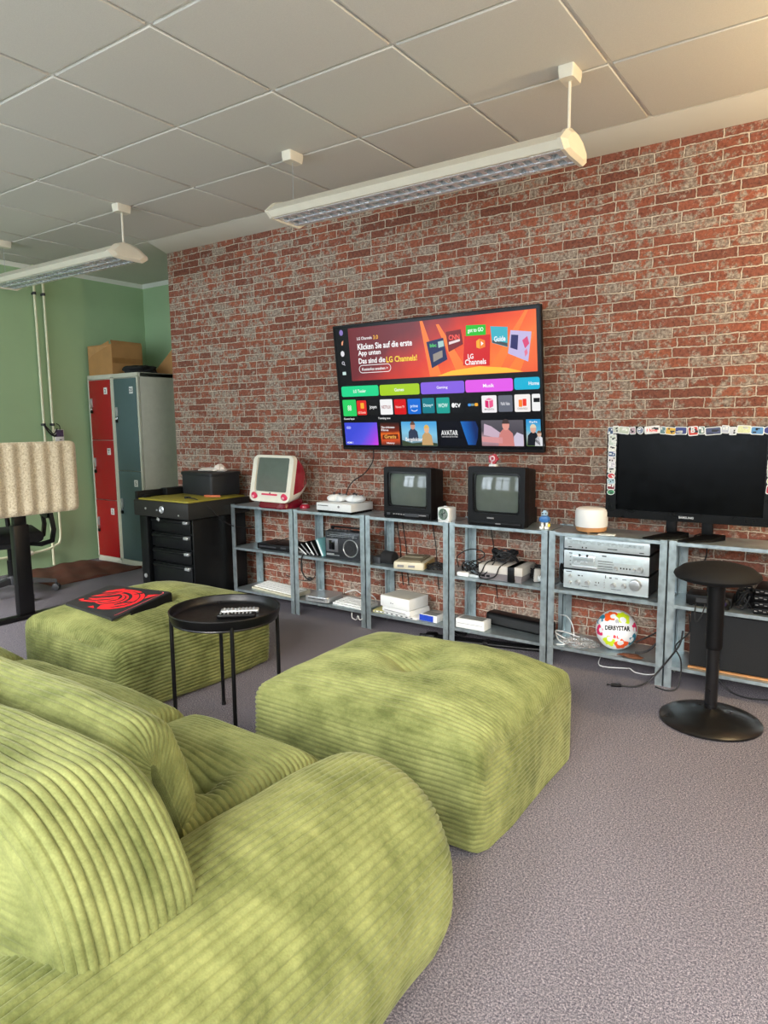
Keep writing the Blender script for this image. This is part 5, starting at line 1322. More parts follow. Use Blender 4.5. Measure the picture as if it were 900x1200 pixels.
# ------------------------------------------------------------------ middle boards
def keyboard(label, x, y, z, rz, w, d, keymat, bodymat, group=None, rows=5, cols=16, tilt=0.03):
    t = thing('keyboard', label, 'keyboard', (x, y, z), rz, group)
    m = MB(); m.loft([[(-w / 2, -d / 2, 0), (w / 2, -d / 2, 0), (w / 2, d / 2, 0), (-w / 2, d / 2, 0)], [(-w / 2, -d / 2, 0.012), (w / 2, -d / 2, 0.012), (w / 2, d / 2, 0.012 + tilt), (-w / 2, d / 2, 0.012 + tilt)]]); m.build('body', bodymat, t)
    m = MB(); cw = (w - 0.02) / cols; rh = (d - 0.03) / rows; a = math.atan2(tilt, d)
    for r in range(rows):
        yy = -d / 2 + 0.012 + rh * (r + 0.5); zz = 0.012 + tilt * (yy + d / 2) / d + 0.004
        c = 0
        while c < cols:
            n = 5 if (r == 0 and c == 4) else 1
            m.box((-w / 2 + 0.01 + cw * (c + n / 2), yy, zz), (cw * n - 0.003, rh - 0.003, 0.008), bev=0.0015, seg=1, rot=(a, 0, 0)); c += n
    m.build('keys', keymat, t)
    return t
M_KEYW = mat('white_keys', (232, 234, 230), 0.5, var=0.03)
t = thing('media_player', 'slim black media player on the middle board under the red computer', 'player', (-3.42, -0.17, ZM))
m = MB(); m.box((0, 0, 0.026), (0.31, 0.20, 0.040), bev=0.004); m.build('case', M_BLACK, t)
m = MB(); m.box((-0.05, -0.1015, 0.026), (0.16, 0.003, 0.010)); m.box((0.10, -0.1015, 0.028), (0.05, 0.003, 0.012)); m.build('front_panel', M_DARK, t)
m = MB()
for sx in (-1, 1):
    for sy in (-1, 1): m.cyl((sx * 0.13, sy * 0.08, 0), (sx * 0.13, sy * 0.08, 0.008), 0.010, n=12)
m.build('feet', M_RUBBER, t)
# leaning cases
labs = ['teal and white case at the end of the leaning row, touching the cassette radio', 'thin black case leaning second from the cassette radio', 'black case leaning in the middle of the row by the radio', 'black case leaning fourth from the cassette radio', 'lowest leaning black case, farthest from the cassette radio']
for k in range(5):
    a = math.radians(26 + 8 * k)
    hgt = 0.115 if k else 0.125; th = 0.014 if k else 0.022
    t = thing('disc_case', labs[k], 'case', (-2.975 - 0.030 * k - (0.0 if k else -0.008), -0.20 - 0.004 * k, ZM + th * 0.5 * math.sin(a) + 0.001))
    m = MB(); m.box((-math.sin(a) * hgt / 2, 0, math.cos(a) * hgt / 2), (th, 0.13, hgt), bev=0.002, rot=(0, -a, 0), mi=0)
    m.build('cover', mat('teal_case', (112, 168, 172), 0.35) if k == 0 else M_BLACK, t)
    m = MB(); m.box((-math.sin(a) * hgt / 2, -0.066, math.cos(a) * hgt / 2), (th * 0.5, 0.002, hgt * 0.9), rot=(0, -a, 0)); m.build('paper_inlay', M_WHITE if k in (0, 2, 4) else M_GREYP, t)
for k, (c, lab) in enumerate((((206, 206, 200), 'flat white case under the leaning black cases'), ((40, 40, 44), 'flat dark case lying below the leaning cases'))):
    m = MB(); m.box((0, 0, 0.006), (0.125, 0.14, 0.012), bev=0.002, mi=0); m.box((0, -0.0705, 0.006), (0.11, 0.001, 0.006), mi=1)
    single(m, 'disc_case', [mat('flat_case_%d' % k, c, 0.4), M_GREYP], lab, 'case', (-3.115, -0.20 + 0.02 * k, ZM + 0.0005 if k == 1 else ZM + 0.013), 0.1 * k)
# headset hanging through
m = MB(); m.tube([(-3.115, -0.292, ZM + 0.012), (-3.118, -0.308, ZM - 0.01), (-3.122, -0.31, ZM - 0.06), (-3.115, -0.31, ZM - 0.11), (-3.085, -0.31, ZM - 0.145), (-3.06, -0.31, ZM - 0.15)], 0.005, n=8)
m.box((-3.12, -0.31, ZM - 0.075), (0.014, 0.012, 0.06), bev=0.004); m.ball((-3.05, -0.31, ZM - 0.148), 0.016, (1.3, 0.8, 0.8), n=12)
single(m, 'headset_cable', M_CABLE, 'black headset lead hanging down from the leaning cases', 'cable')
# radio
t = thing('cassette_radio', 'black cassette radio with round speaker on a middle board', 'radio', (-2.80, -0.235, ZM + 0.001), math.radians(2))
m = MB(); m.box((0, 0.01, 0.094), (0.285, 0.085, 0.186), bev=0.008, seg=2); m.build('case', mat('radio_black', (32, 34, 38), 0.45), t)
m = MB(); m.box((-0.082, -0.0345, 0.092), (0.098, 0.006, 0.088), bev=0.002); m.build('cassette_door', mat('gunmetal_plate', (104, 106, 110), 0.4, 0.4), t)
m = MB(); m.box((-0.082, -0.0385, 0.094), (0.046, 0.004, 0.062), bev=0.002); m.build('cassette_window', mat('dark_window', (14, 15, 18), 0.15), t)
m = MB(); m.lathe([(0.052, 0), (0.056, 0.004), (0.060, 0.0)], n=40, c=(0.064, -0.0325, 0.080), rot=(PI / 2, 0, 0)); m.build('speaker_ring', M_SILVER, t)
m = MB(); m.lathe([(0, 0.001), (0.02, 0.003), (0.022, 0.001), (0.04, 0.002), (0.054, 0.0)], n=32, c=(0.064, -0.0325, 0.080), rot=(PI / 2, 0, 0)); m.build('speaker_grille', mat('grille_cloth', (30, 32, 34), 0.8, var=0.3, nscale=300), t)
m = MB(); m.box((0, -0.0335, 0.158), (0.262, 0.004, 0.036), bev=0.001); m.build('tuning_scale', mat('scale_panel', (58, 62, 66), 0.25, var=0.3, nscale=70), t)
m = MB(); m.box((0.0, -0.0365, 0.162), (0.20, 0.002, 0.002)); m.box((0.0, -0.0365, 0.152), (0.24, 0.002, 0.0015)); m.box((0.09, -0.0365, 0.157), (0.004, 0.002, 0.02)); m.box((-0.098, -0.034, 0.030), (0.06, 0.003, 0.012)); m.box((-0.06, -0.034, 0.026), (0.07, 0.002, 0.004)); m.build('lettering_strip', M_SILVER, t)
m = MB()
for k in range(6): m.box((-0.11 + 0.03 * k, 0.0, 0.190), (0.024, 0.02, 0.010), bev=0.002)
m.build('piano_keys', M_DARK, t)
m = MB(); m.box((0, 0.03, 0.205), (0.25, 0.018, 0.012), bev=0.004); m.box((-0.125, 0.03, 0.195), (0.012, 0.018, 0.03)); m.box((0.125, 0.03, 0.195), (0.012, 0.018, 0.03)); m.build('handle', M_BLACK, t)
# smart speaker lying
t = thing('round_speaker', 'small black round speaker lying beside the beige console', 'speaker', (-2.47, -0.205, ZM))
m = MB(); m.lathe([(0, 0), (0.036, 0), (0.041, 0.006), (0.041, 0.085), (0.036, 0.092), (0, 0.092)], n=32, c=(-0.045, 0.0, 0.0415), rot=(0.1, PI / 2, 0)); m.build('body', mat('black_mesh_cloth', (22, 22, 24), 0.85, var=0.2, nscale=300), t)
m = MB(); m.box((-0.075, -0.005, 0.022), (0.06, 0.07, 0.044), bev=0.008); m.build('stand', M_DARK, t)
# beige console
t = thing('beige_console', 'yellowed beige game console below the smaller tube television', 'game console', (-2.295, -0.185, ZM + 0.002), math.radians(14))
m = MB(); m.loft([[(u, v, z) for u, v in rrect(w, d, 0.012, 4)] for w, d, z in ((0.19, 0.235, 0.0), (0.196, 0.24, 0.006), (0.196, 0.24, 0.034), (0.188, 0.232, 0.044))]); m.build('case', M_BEIGE, t)
m = MB(); m.box((0.0, 0.0, 0.048), (0.15, 0.20, 0.012), bev=0.004); m.box((0, 0.03, 0.056), (0.12, 0.08, 0.01), bev=0.003); m.build('top_cover', mat('olive_grey_plastic', (120, 112, 90), 0.55, var=0.12), t)
m = MB(); m.box((0.0985, 0, 0.022), (0.002, 0.21, 0.034)); m.build('side_panel', M_YELLOWED, t)
for x in (-0.05, 0.02):
    m = MB(); m.box((x, -0.1205, 0.020), (0.042, 0.004, 0.014), bev=0.003); m.build('controller_port', M_GREYP, t)
# cables & adapters
def cable(pts, label, r=0.0035, white=False, name='cable'):
    m = MB(); m.tube(pts, r, n=6, sub=5); return single(m, name, M_WCABLE if white else M_CABLE, label, 'cable')
rs2 = random.Random(11)
def tangle(c, rx, ry, rz, n, r, seed, loops=5):
    q = random.Random(seed); m = MB()
    for k in range(loops):
        pts = []; a0 = q.uniform(0, 6.28); s1, s2 = q.uniform(0.6, 1), q.uniform(0.6, 1); ph = q.uniform(0, 6.28)
        for i in range(n):
            a = a0 + i * 2 * PI / (n - 1) * 0.96
            pts.append((c[0] + rx * s1 * math.cos(a), c[1] + ry * s2 * math.sin(a), c[2] + rz * (0.5 + 0.5 * math.sin(2 * a + ph)) + r + 0.002 * k))
        m.tube(pts, r, n=6, sub=4)
    return m
single(tangle((-2.13, -0.20, ZM + 0.001), 0.075, 0.06, 0.02, 11, 0.0035, 3, 6), 'cable_coil', M_CABLE, 'black cable coil on the board behind the beige console', 'cable')
single(tangle((-1.875, -0.17, ZM + 0.002), 0.095, 0.06, 0.055, 12, 0.0035, 5, 5), 'cable_coil', M_CABLE, 'loose black cable loops standing left of the grey cartridge console', 'cable')
cable([(-1.93, -0.28, ZM + 0.05), (-1.95, -0.26, ZM + 0.11), (-1.88, -0.24, ZM + 0.155), (-1.80, -0.24, ZM + 0.15), (-1.79, -0.24, ZM + 0.12), (-1.86, -0.24, ZM + 0.08), (-1.90, -0.25, ZM + 0.03), (-1.84, -0.27, ZM + 0.02), (-1.76, -0.29, ZM + 0.03), (-1.70, -0.28, ZM + 0.11)], 'big black cable loop arching beside the grey cartridge console')
t = thing('white_adapter', 'flat white adapter at the front edge of the middle board', 'adapter', (-1.905, -0.262, ZM), 0.05)
m = MB(); m.box((0, 0, 0.012), (0.075, 0.045, 0.024), bev=0.006); m.build('case', M_WHITE, t); m = MB(); m.box((0.038, 0, 0.012), (0.008, 0.02, 0.010), bev=0.002); m.build('socket', M_GREYP, t)
t = thing('game_pad', 'small pale grey game pad beside the flat white adapter', 'controller', (-1.832, -0.258, ZM), -0.1)
m = MB(); m.box((0, 0, 0.009), (0.07, 0.045, 0.018), bev=0.006); m.build('case', mat('pale_grey_plastic', (186, 192, 192), 0.45), t); m = MB(); m.box((-0.02, 0, 0.019), (0.016, 0.005, 0.003)); m.box((-0.02, 0, 0.019), (0.005, 0.016, 0.003)); m.cyl((0.014, 0, 0.017), (0.014, 0, 0.021), 0.005, n=10); m.cyl((0.027, 0, 0.017), (0.027, 0, 0.021), 0.005, n=10); m.build('buttons', M_DARK, t)
# grey cartridge console
t = thing('cartridge_console', 'boxy grey cartridge console with black stripe under the red figurine television', 'game console', (-1.668, -0.185, ZM + 0.001), math.radians(2))
M_NES = mat('light_grey_case', (190, 186, 178), 0.5, var=0.04); M_NES2 = mat('dark_grey_case', (120, 114, 116), 0.5, var=0.06)
w, d, h = 0.262, 0.205, 0.086
m = MB(); m.box((0, 0, h * 0.73), (w, d, h * 0.54), bev=0.002); m.build('upper_case', M_NES, t)
m = MB(); m.loft([[(u, v, z) for u, v in rrect(ww, dd, 0.003, 2)] for ww, dd, z in ((w - 0.02, d - 0.02, 0), (w - 0.004, d - 0.004, h * 0.44), (w - 0.004, d - 0.004, h * 0.47))]); m.build('lower_case', M_NES2, t)
m = MB(); m.box((0.065, -0.004, h / 2 + 0.0005), (0.040, d, h - 0.001), bev=0.001); m.build('stripe', M_BLACK, t)
m = MB(); m.box((-0.03, -d / 2 - 0.0008, h * 0.73), (0.13, 0.002, h * 0.42)); m.build('cartridge_door', mat('door_grey', (198, 194, 186), 0.5), t)
m = MB(); m.box((-0.105, -d / 2 + 0.004, h * 0.25), (0.02, 0.006, 0.012), bev=0.001); m.box((-0.075, -d / 2 + 0.004, h * 0.25), (0.02, 0.006, 0.012), bev=0.001); m.build('buttons', M_BLACK, t)
single(tangle((-1.69, -0.17, ZM + 0.088), 0.085, 0.055, 0.05, 10, 0.0042, 8, 11), 'cable_coil', M_CABLE, 'thick bundle of black cables heaped on the grey cartridge console', 'cable')
cable([(-1.735, -0.20, ZM + 0.10), (-1.75, -0.285, ZM + 0.095), (-1.77, -0.30, ZM + 0.05), (-1.79, -0.292, ZM + 0.012), (-1.74, -0.288, ZM + 0.006), (-1.69, -0.292, ZM + 0.03), (-1.665, -0.297, ZM + 0.08), (-1.66, -0.22, ZM + 0.095)], 'black cable looping down over the front of the cartridge console')
t = thing('game_pad', 'pale grey game pad leaning in black cables by the shelf post', 'controller', (-1.475, -0.215, ZM + 0.004), 0.6)
m = MB(); m.box((0, 0, 0.04), (0.036, 0.022, 0.082), bev=0.008, rot=(0.35, 0, 0)); m.build('case', M_NES, t); m = MB(); m.lathe([(0, 0), (0.018, 0), (0.016, 0.006), (0, 0.008)], n=18, c=(0.03, -0.02, 0.026), rot=(PI / 2 + 0.3, 0, 0)); m.box((0.03, -0.005, 0.025), (0.06, 0.03, 0.036), bev=0.012); m.build('round_button', mat('pale_grey_plastic', (186, 192, 192), 0.45), t)
single(tangle((-1.50, -0.12, ZM + 0.001), 0.07, 0.055, 0.06, 10, 0.0042, 14, 8), 'cable_coil', M_CABLE, 'black cable tangle between the cartridge console and the shelf post', 'cable')
single(tangle((-1.355, -0.11, ZM + 0.001), 0.022, 0.06, 0.09, 10, 0.0042, 15, 6), 'cable_coil', M_CABLE, 'black cable bunch squeezed beside the silver hi-fi stack', 'cable')
# hi-fi
M_FACE = mat('hifi_silver', (196, 206, 208), 0.38, 0.35, var=0.04, nscale=50)
M_HBOX = mat('hifi_black_case', (20, 21, 23), 0.45)
HX, HY = -1.087, -0.262
def hifi(name, label, z0, z1, cat):
    t = thing(name, label, cat, (HX, HY, z0), 0, 'silver hi-fi stack')
    h = z1 - z0 - 0.009
    m = MB(); m.box((0, 0.122, 0.009 + h / 2), (0.434, 0.22, h - 0.004), bev=0.002)
    for sx in (-1, 1):
        for sy in (0.03, 0.2): m.cyl((sx * 0.18, sy, 0), (sx * 0.18, sy, 0.011), 0.014, n=14)
    m.build('case', M_HBOX, t)
    m = MB(); m.box((0, 0.0, 0.009 + h / 2), (0.436, 0.010, h), bev=0.0015); m.build('front_plate', M_FACE, t)
    return t, h
def knob(t, x, z, r, dep=0.016):
    m = MB(); m.lathe([(r * 1.15, 0), (r, 0.003), (r * 0.96, dep), (r * 0.8, dep + 0.0015), (0, dep)], n=28, c=(x, -0.005, z), rot=(PI / 2, 0, 0)); m.build('knob', M_SILVER, t)
def marks(t, L_, name='lettering', material=None):
    m = MB()
    for x, z, w, hh in L_: m.box((x, -0.0052, z), (w, 0.0012, hh))
    m.build(name, material or M_INK, t)
zA, zB, zC_, zD = ZM + 0.001, ZM + 0.108, ZM + 0.213, ZM + 0.285
t, h = hifi('stereo_amplifier', 'silver amplifier with big volume knob, lowest of the hi-fi stack', zA, zB, 'amplifier')
knob(t, 0.155, 0.066, 0.027, 0.02)
for x, z in ((-0.14, 0.045), (-0.088, 0.048), (0.046, 0.052), (0.098, 0.054)): knob(t, x, z, 0.012)
for z in (0.04, 0.075): knob(t, -0.182, z, 0.008, 0.012)
marks(t, [(-0.19, 0.098, 0.03, 0.004), (-0.135, 0.082, 0.012, 0.006), (-0.118, 0.082, 0.006, 0.006), (-0.045, 0.055, 0.004, 0.008), (-0.03, 0.055, 0.004, 0.008), (-0.045, 0.04, 0.014, 0.003), (0.005, 0.09, 0.004, 0.016), (0.03, 0.088, 0.012, 0.006), (0.06, 0.088, 0.014, 0.003), (0.10, 0.086, 0.02, 0.003), (-0.1, 0.026, 0.04, 0.002), (0.06, 0.03, 0.05, 0.002)])
m = MB()
for z in (0.035, 0.048, 0.061, 0.074): m.cyl((0.0, -0.004, z), (0.0, -0.011, z), 0.0035, n=10)
m.build('push_buttons', M_SILVER, t)
t, h = hifi('cassette_deck', 'silver cassette deck with tape flap, middle of the hi-fi stack', zB, zC_, 'tape deck')
m = MB(); m.box((-0.112, -0.007, 0.060), (0.118, 0.006, 0.050), bev=0.002); m.build('tape_flap', mat('flap_silver', (206, 216, 220), 0.25, 0.4), t)
m = MB(); m.box((-0.112, -0.0105, 0.064), (0.104, 0.002, 0.020), bev=0.001); m.build('flap_window', mat('smoky_window', (150, 162, 166), 0.15), t)
m = MB(); m.cyl((-0.132, -0.009, 0.084), (-0.132, -0.012, 0.084), 0.0065, n=12); m.cyl((-0.092, -0.009, 0.084), (-0.092, -0.012, 0.084), 0.0065, n=12); m.build('reel_hubs', M_INK, t)
m = MB(); m.box((-0.105, -0.009, 0.022), (0.135, 0.010, 0.014), bev=0.002); m.build('transport_keys', M_SILVER, t)
knob(t, 0.176, 0.038, 0.014); knob(t, 0.145, 0.034, 0.008, 0.01); knob(t, 0.055, 0.032, 0.010, 0.006)
marks(t, [(-0.005, 0.090, 0.022, 0.006), (0.0, 0.062, 0.075, 0.003), (0.005, 0.050, 0.08, 0.002), (0.0, 0.036, 0.075, 0.003), (0.0, 0.024, 0.08, 0.002), (-0.182, 0.09, 0.016, 0.004), (-0.182, 0.07, 0.008, 0.004), (-0.182, 0.05, 0.008, 0.004), (-0.182, 0.03, 0.008, 0.004), (0.08, 0.036, 0.006, 0.008), (0.095, 0.036, 0.006, 0.008), (0.11, 0.036, 0.006, 0.008), (0.125, 0.036, 0.006, 0.008)])
m = MB(); m.box((0.115, -0.0055, 0.076), (0.15, 0.003, 0.032), bev=0.001); m.build('level_meters', mat('meter_pale', (206, 222, 226), 0.2), t)
marks(t, [(0.078, 0.082, 0.004, 0.016), (0.15, 0.082, 0.004, 0.016)], 'meter_needles')
t, h = hifi('radio_tuner', 'flat silver radio tuner, topmost of the hi-fi stack', zC_, zD, 'tuner')
m = MB(); m.box((-0.01, -0.0055, 0.047), (0.40, 0.002, 0.017)); m.build('tuning_scale', mat('scale_pale', (176, 188, 190), 0.3, var=0.25, nscale=90), t)
marks(t, [(-0.19, 0.062, 0.022, 0.003), (-0.14, 0.046, 0.12, 0.002), (-0.02, 0.048, 0.05, 0.004), (0.05, 0.048, 0.045, 0.003), (0.105, 0.048, 0.04, 0.003), (0.16, 0.048, 0.055, 0.003), (0.035, 0.024, 0.05, 0.004), (0.18, 0.018, 0.022, 0.004), (-0.185, 0.018, 0.018, 0.004), (-0.12, 0.02, 0.006, 0.008), (-0.10, 0.02, 0.006, 0.008)])
# unit six, middle board
t = thing('black_receiver_box', 'flat black receiver box behind the stool column', 'receiver', (-0.595, -0.20, ZM + 0.001), 0.05)
m = MB(); m.box((0, 0, 0.030), (0.20, 0.13, 0.050), bev=0.005); m.box((0.02, 0.03, 0.085), (0.08, 0.05, 0.06), bev=0.006); m.cyl((-0.08, -0.05, 0), (-0.08, -0.05, 0.008), 0.01, n=10); m.cyl((0.08, -0.05, 0), (0.08, -0.05, 0.008), 0.01, n=10); m.build('case', M_BLACK, t)
m = MB(); m.box((0.01, -0.0665, 0.03), (0.13, 0.003, 0.02)); m.build('front_panel', M_DARK, t)
single(tangle((-0.445, -0.19, ZM + 0.001), 0.045, 0.05, 0.075, 10, 0.005, 22, 9), 'cable_coil', M_CABLE, 'black cable heap on the board right of the stool column', 'cable')
t = thing('small_webcam', 'small dark ball camera standing right of the stool column', 'camera', (-0.52, -0.255, ZM))
m = MB(); m.ball((0, 0, 0.03), 0.024, n=16); m.cyl((0, 0, 0), (0, 0, 0.012), 0.018, n=16); m.build('body', M_BLACK, t); m = MB(); m.cyl((0, -0.022, 0.03), (0, -0.026, 0.03), 0.009, n=14); m.build('lens', mat('violet_lens', (52, 36, 70), 0.1), t)
for k in range(4):
    t = thing('drive_case', ['lowest', 'second', 'third', 'topmost'][k] + ' black drive case with pale end labels at the right edge', 'drive', (-0.30, -0.175, ZM + 0.001 + k * 0.030), 0.03 * (k % 2), 'stacked drive cases at the right edge')
    m = MB(); m.box((0, 0, 0.014), (0.20, 0.20, 0.027), bev=0.002); m.build('case', M_BLACK, t)
    m = MB(); m.box((0.03, -0.1008, 0.014), (0.09, 0.002, 0.020)); m.build('label', M_WHITE if k in (0, 2) else mat('pale_label', (190, 194, 190), 0.5), t)
    m = MB()
    for q in range(4): m.box((-0.09 + q * 0.018, -0.1008, 0.014 + (q % 2) * 0.005), (0.012, 0.002, 0.004))
    m.build('vent_marks', M_GREYP, t)

# ------------------------------------------------------------------ bottom boards
keyboard('long white keyboard on the bottom board beside the tool trolley', -3.44, -0.185, ZL + 0.001, math.radians(-8), 0.46, 0.165, M_KEYW, mat('ivory_board', (186, 182, 160), 0.5), 'white keyboards on the bottom boards', 5, 18, 0.018)
keyboard('white keyboard on the bottom board beside the silver mini computer', -2.75, -0.205, ZL + 0.001, math.radians(-6), 0.27, 0.15, M_KEYW, M_WHITE, 'white keyboards on the bottom boards', 5, 12, 0.010)
t = thing('mini_computer', 'flat silver mini computer on the bottom board below the leaning cases', 'computer', (-3.015, -0.205, ZL + 0.001), math.radians(4))
m = MB(); m.loft([[(u, v, z) for u, v in rrect(0.197, 0.197, 0.03, 6)] for z in (0.006, 0.036)]); m.loft([[(u * k, v * k, z) for u, v in rrect(0.197, 0.197, 0.03, 6)] for k, z in ((1.0, 0.036), (0.985, 0.040))]); m.build('case', M_SILVER, t)
m = MB(); m.loft([[(u, v, z) for u, v in rrect(0.17, 0.17, 0.03, 6)] for z in (0.0, 0.006)]); m.build('base', M_DARK, t)
m = MB(); m.box((0, -0.0985, 0.026), (0.13, 0.002, 0.004)); m.build('disc_slot', M_DARK, t)
cable([(-2.90, -0.12, ZL + 0.045), (-2.84, -0.09, ZL + 0.065), (-2.77, -0.10, ZL + 0.05), (-2.70, -0.10, ZL + 0.055), (-2.64, -0.12, ZL + 0.03), (-2.62, -0.20, ZL + 0.006)], 'white cable behind the smaller white keyboard', 0.003, True)
cable([(-2.70, -0.306, ZL - 0.02), (-2.69, -0.318, ZL - 0.05), (-2.66, -0.312, ZL - 0.06), (-2.645, -0.315, ZL - 0.03), (-2.63, -0.318, ZL - 0.055), (-2.61, -0.31, ZL - 0.045)], 'thin white cable dangling below the smaller white keyboard', 0.0025, True)
# white console stack in unit 3
for k, (c, w, d, x, y, rz, lab) in enumerate((((196, 190, 120), 0.19, 0.14, -2.46, -0.205, 0.05, 'yellowish game case lowest under the white box stack'), ((214, 214, 210), 0.26, 0.15, -2.33, -0.215, -0.1, 'white game case lying under the white box stack'))):
    m = MB(); m.box((0, 0, 0.0075), (w, d, 0.015), bev=0.002, mi=0); m.box((0, -d / 2 - 0.0004, 0.0075), (w * 0.9, 0.001, 0.009), mi=1)
    for q in range(6): m.box((-w * 0.4 + q * w * 0.15, -d / 2 - 0.001, 0.0075), (w * 0.06, 0.001, 0.006), mi=2)
    single(m, 'game_case', [mat('game_case_%d' % k, c, 0.4), M_WHITE, M_DARK], lab, 'case', (x, y, ZL + 0.001), rz)
t = thing('slim_white_console', 'slim white console between the game cases and the white box', 'game console', (-2.352, -0.20, ZL + 0.017), math.radians(-10))
m = MB(); m.loft([[(u * k, v * k, z) for u, v in rrect(0.235, 0.20, 0.012, 4)] for k, z in ((0.96, 0), (1, 0.006), (1, 0.024), (0.97, 0.034))]); m.build('case', M_WHITE, t)
m = MB(); m.box((0, -0.1005, 0.015), (0.18, 0.002, 0.004)); m.build('seam_line', M_GREYP, t)
t = thing('white_box', 'white box on top of the slim white console on a bottom board', 'box', (-2.36, -0.205, ZL + 0.052), math.radians(-7))
m = MB(); m.box((0, 0, 0.036), (0.236, 0.19, 0.068), bev=0.003); m.box((0, 0, 0.001), (0.22, 0.175, 0.003)); m.build('carton', M_WHITE, t)
m = MB(); m.box((0, 0, 0.0706), (0.22, 0.174, 0.001)); m.build('top_panel', mat('warm_grey_panel', (196, 192, 180), 0.5, var=0.05), t)
m = MB(); m.box((-0.03, -0.0955, 0.03), (0.006, 0.002, 0.008)); m.box((-0.015, -0.0955, 0.029), (0.01, 0.002, 0.004)); m.build('printed_mark', M_GREYP, t)
t = thing('blue_game_box', 'blue and white game box at the front of the bottom board', 'box', (-2.135, -0.240, ZL + 0.001), math.radians(-3))
m = MB(); m.box((0, 0, 0.021), (0.125, 0.09, 0.040), bev=0.002); m.build('carton', M_WHITE, t); m = MB(); m.box((-0.012, -0.0455, 0.021), (0.10, 0.002, 0.036)); m.build('blue_print', mat('royal_blue', (28, 64, 176), 0.45), t); m = MB(); m.box((0, 0, 0.0412), (0.10, 0.07, 0.001)); m.build('top_print', mat('grey_print', (120, 122, 118), 0.5, var=0.3, nscale=50), t)
single(MB().grid(blob((0, 0, 0.012), 0.055, (1.1, 1.2, 0.25), 40, 0.2, zmin=0.0005)), 'plastic_bag', mat('clear_foil', (176, 182, 180), 0.2, var=0.2, trans=0.3), 'crumpled clear plastic bag behind the blue game box', 'bag', (-2.075, -0.16, ZL))
# unit 4 bottom
t = thing('white_device_box', 'white device box in front of the rear shelf post on a bottom board', 'box', (-1.852, -0.245, ZL + 0.001))
m = MB(); m.box((0, 0, 0.029), (0.185, 0.09, 0.056), bev=0.003); m.build('carton', M_WHITE, t); m = MB(); m.box((0, 0.0, 0.0575), (0.15, 0.07, 0.001)); m.build('lid_print', mat('grey_print', (120, 122, 118), 0.5, var=0.3, nscale=50), t); m = MB(); m.box((0, -0.0455, 0.03), (0.16, 0.001, 0.002)); m.build('lid_seam', M_GREYP, t)
t = thing('black_sound_bar', 'long black sound bar lying diagonally behind the white device box', 'sound bar', (-1.605, -0.125, ZL + 0.001), math.radians(-9))
m = MB(); m.loft([[(x, y, z) for y, z in rrect(0.10, 0.075, 0.02, 4, 0, 0.038)] for x in (-0.21, 0.195)]); m.build('body', M_BLACK, t); m = MB(); m.box((-0.01, -0.0505, 0.038), (0.36, 0.002, 0.045), bev=0.0008); m.build('grille', mat('grille_cloth', (30, 32, 34), 0.8, var=0.3, nscale=300), t)
t = thing('folded_tripod', 'folded black tripod lying on the carpet under the shelf units', 'tripod', (-1.77, -0.195, 0), math.radians(13))
for k in range(3):
    m = MB(); m.cyl((-0.34, -0.028 + 0.028 * k, 0.016), (0.30, -0.022 + 0.022 * k, 0.016), 0.013, 0.010, n=14); m.cyl((0.30, -0.022 + 0.022 * k, 0.016), (0.32, -0.022 + 0.022 * k, 0.016), 0.014, n=12); m.box((-0.02, -0.026 + 0.026 * k, 0.018), (0.03, 0.026, 0.028), bev=0.004); m.build('leg', M_BLACKM, t)
m = MB(); m.box((-0.36, 0, 0.022), (0.07, 0.08, 0.04), bev=0.012); m.cyl((-0.36, 0, 0.022), (-0.43, -0.01, 0.024), 0.012, n=12); m.build('head', M_BLACK, t)
single(tangle((-2.02, -0.10, 0.0), 0.06, 0.05, 0.02, 10, 0.004, 31, 4), 'cable_coil', M_CABLE, 'black cable coil on the carpet under the shelf joint', 'cable')
# ball
t = thing('football', 'white football with neon orange, yellow, pink and teal patches', 'ball', (-1.045, -0.178, ZL + 0.1045))
R = 0.104
bm = bmesh.new(); bmesh.ops.create_uvsphere(bm, u_segments=180, v_segments=90, radius=R)
bm_m = [mat('ball_white', (236, 238, 240), 0.35, var=0.03), mat('ball_orange', (255, 96, 34), 0.4), mat('ball_yellow', (218, 240, 30), 0.4), mat('ball_pink', (226, 30, 96), 0.4), mat('ball_teal', (24, 130, 160), 0.4), mat('ball_grey', (176, 180, 186), 0.4)]
vd = Vector((0.30, -0.93, 0.30)).normalized(); vr = Vector((0.93, 0.36, 0)).normalized(); vu = vr.cross(vd) * -1
if vu.z < 0: vu = -vu
def bdir(u, v):   # u right, v up on the visible disc
    w = math.sqrt(max(0.0, 1 - u * u - v * v)); return (vr * u + vu * v + vd * w).normalized()
spots = [((-0.32, 0.68), 0.30, 1, (0.5, -0.3)), ((0.32, 0.62), 0.32, 2, (-0.2, -0.6)), ((0.86, 0.15), 0.22, 3, (-0.3, -0.3)), ((-0.86, -0.10), 0.24, 3, (0.6, 0.1)), ((-0.78, 0.52), 0.26, 4, (0.2, -0.5)), ((0.78, -0.45), 0.28, 4, (-0.6, 0.2)),
         ((-0.38, -0.62), 0.27, 2, (0.2, 0.5)), ((0.22, -0.74), 0.30, 1, (-0.2, 0.5)), ((0.02, 0.40), 0.10, 5, (0, 0))]
SP = [(bdir(*p), r, mi, bdir(*p) + (vr * s[0] + vu * s[1]) * 0.35) for p, r, mi, s in spots]
for o_d, o_mi in ((-vd, 1), ((-vd + vr).normalized(), 2), ((-vd - vr).normalized(), 3), ((-vd + vu).normalized(), 4), ((-vd - vu).normalized(), 2)): SP.append((o_d, 0.34, o_mi, o_d))
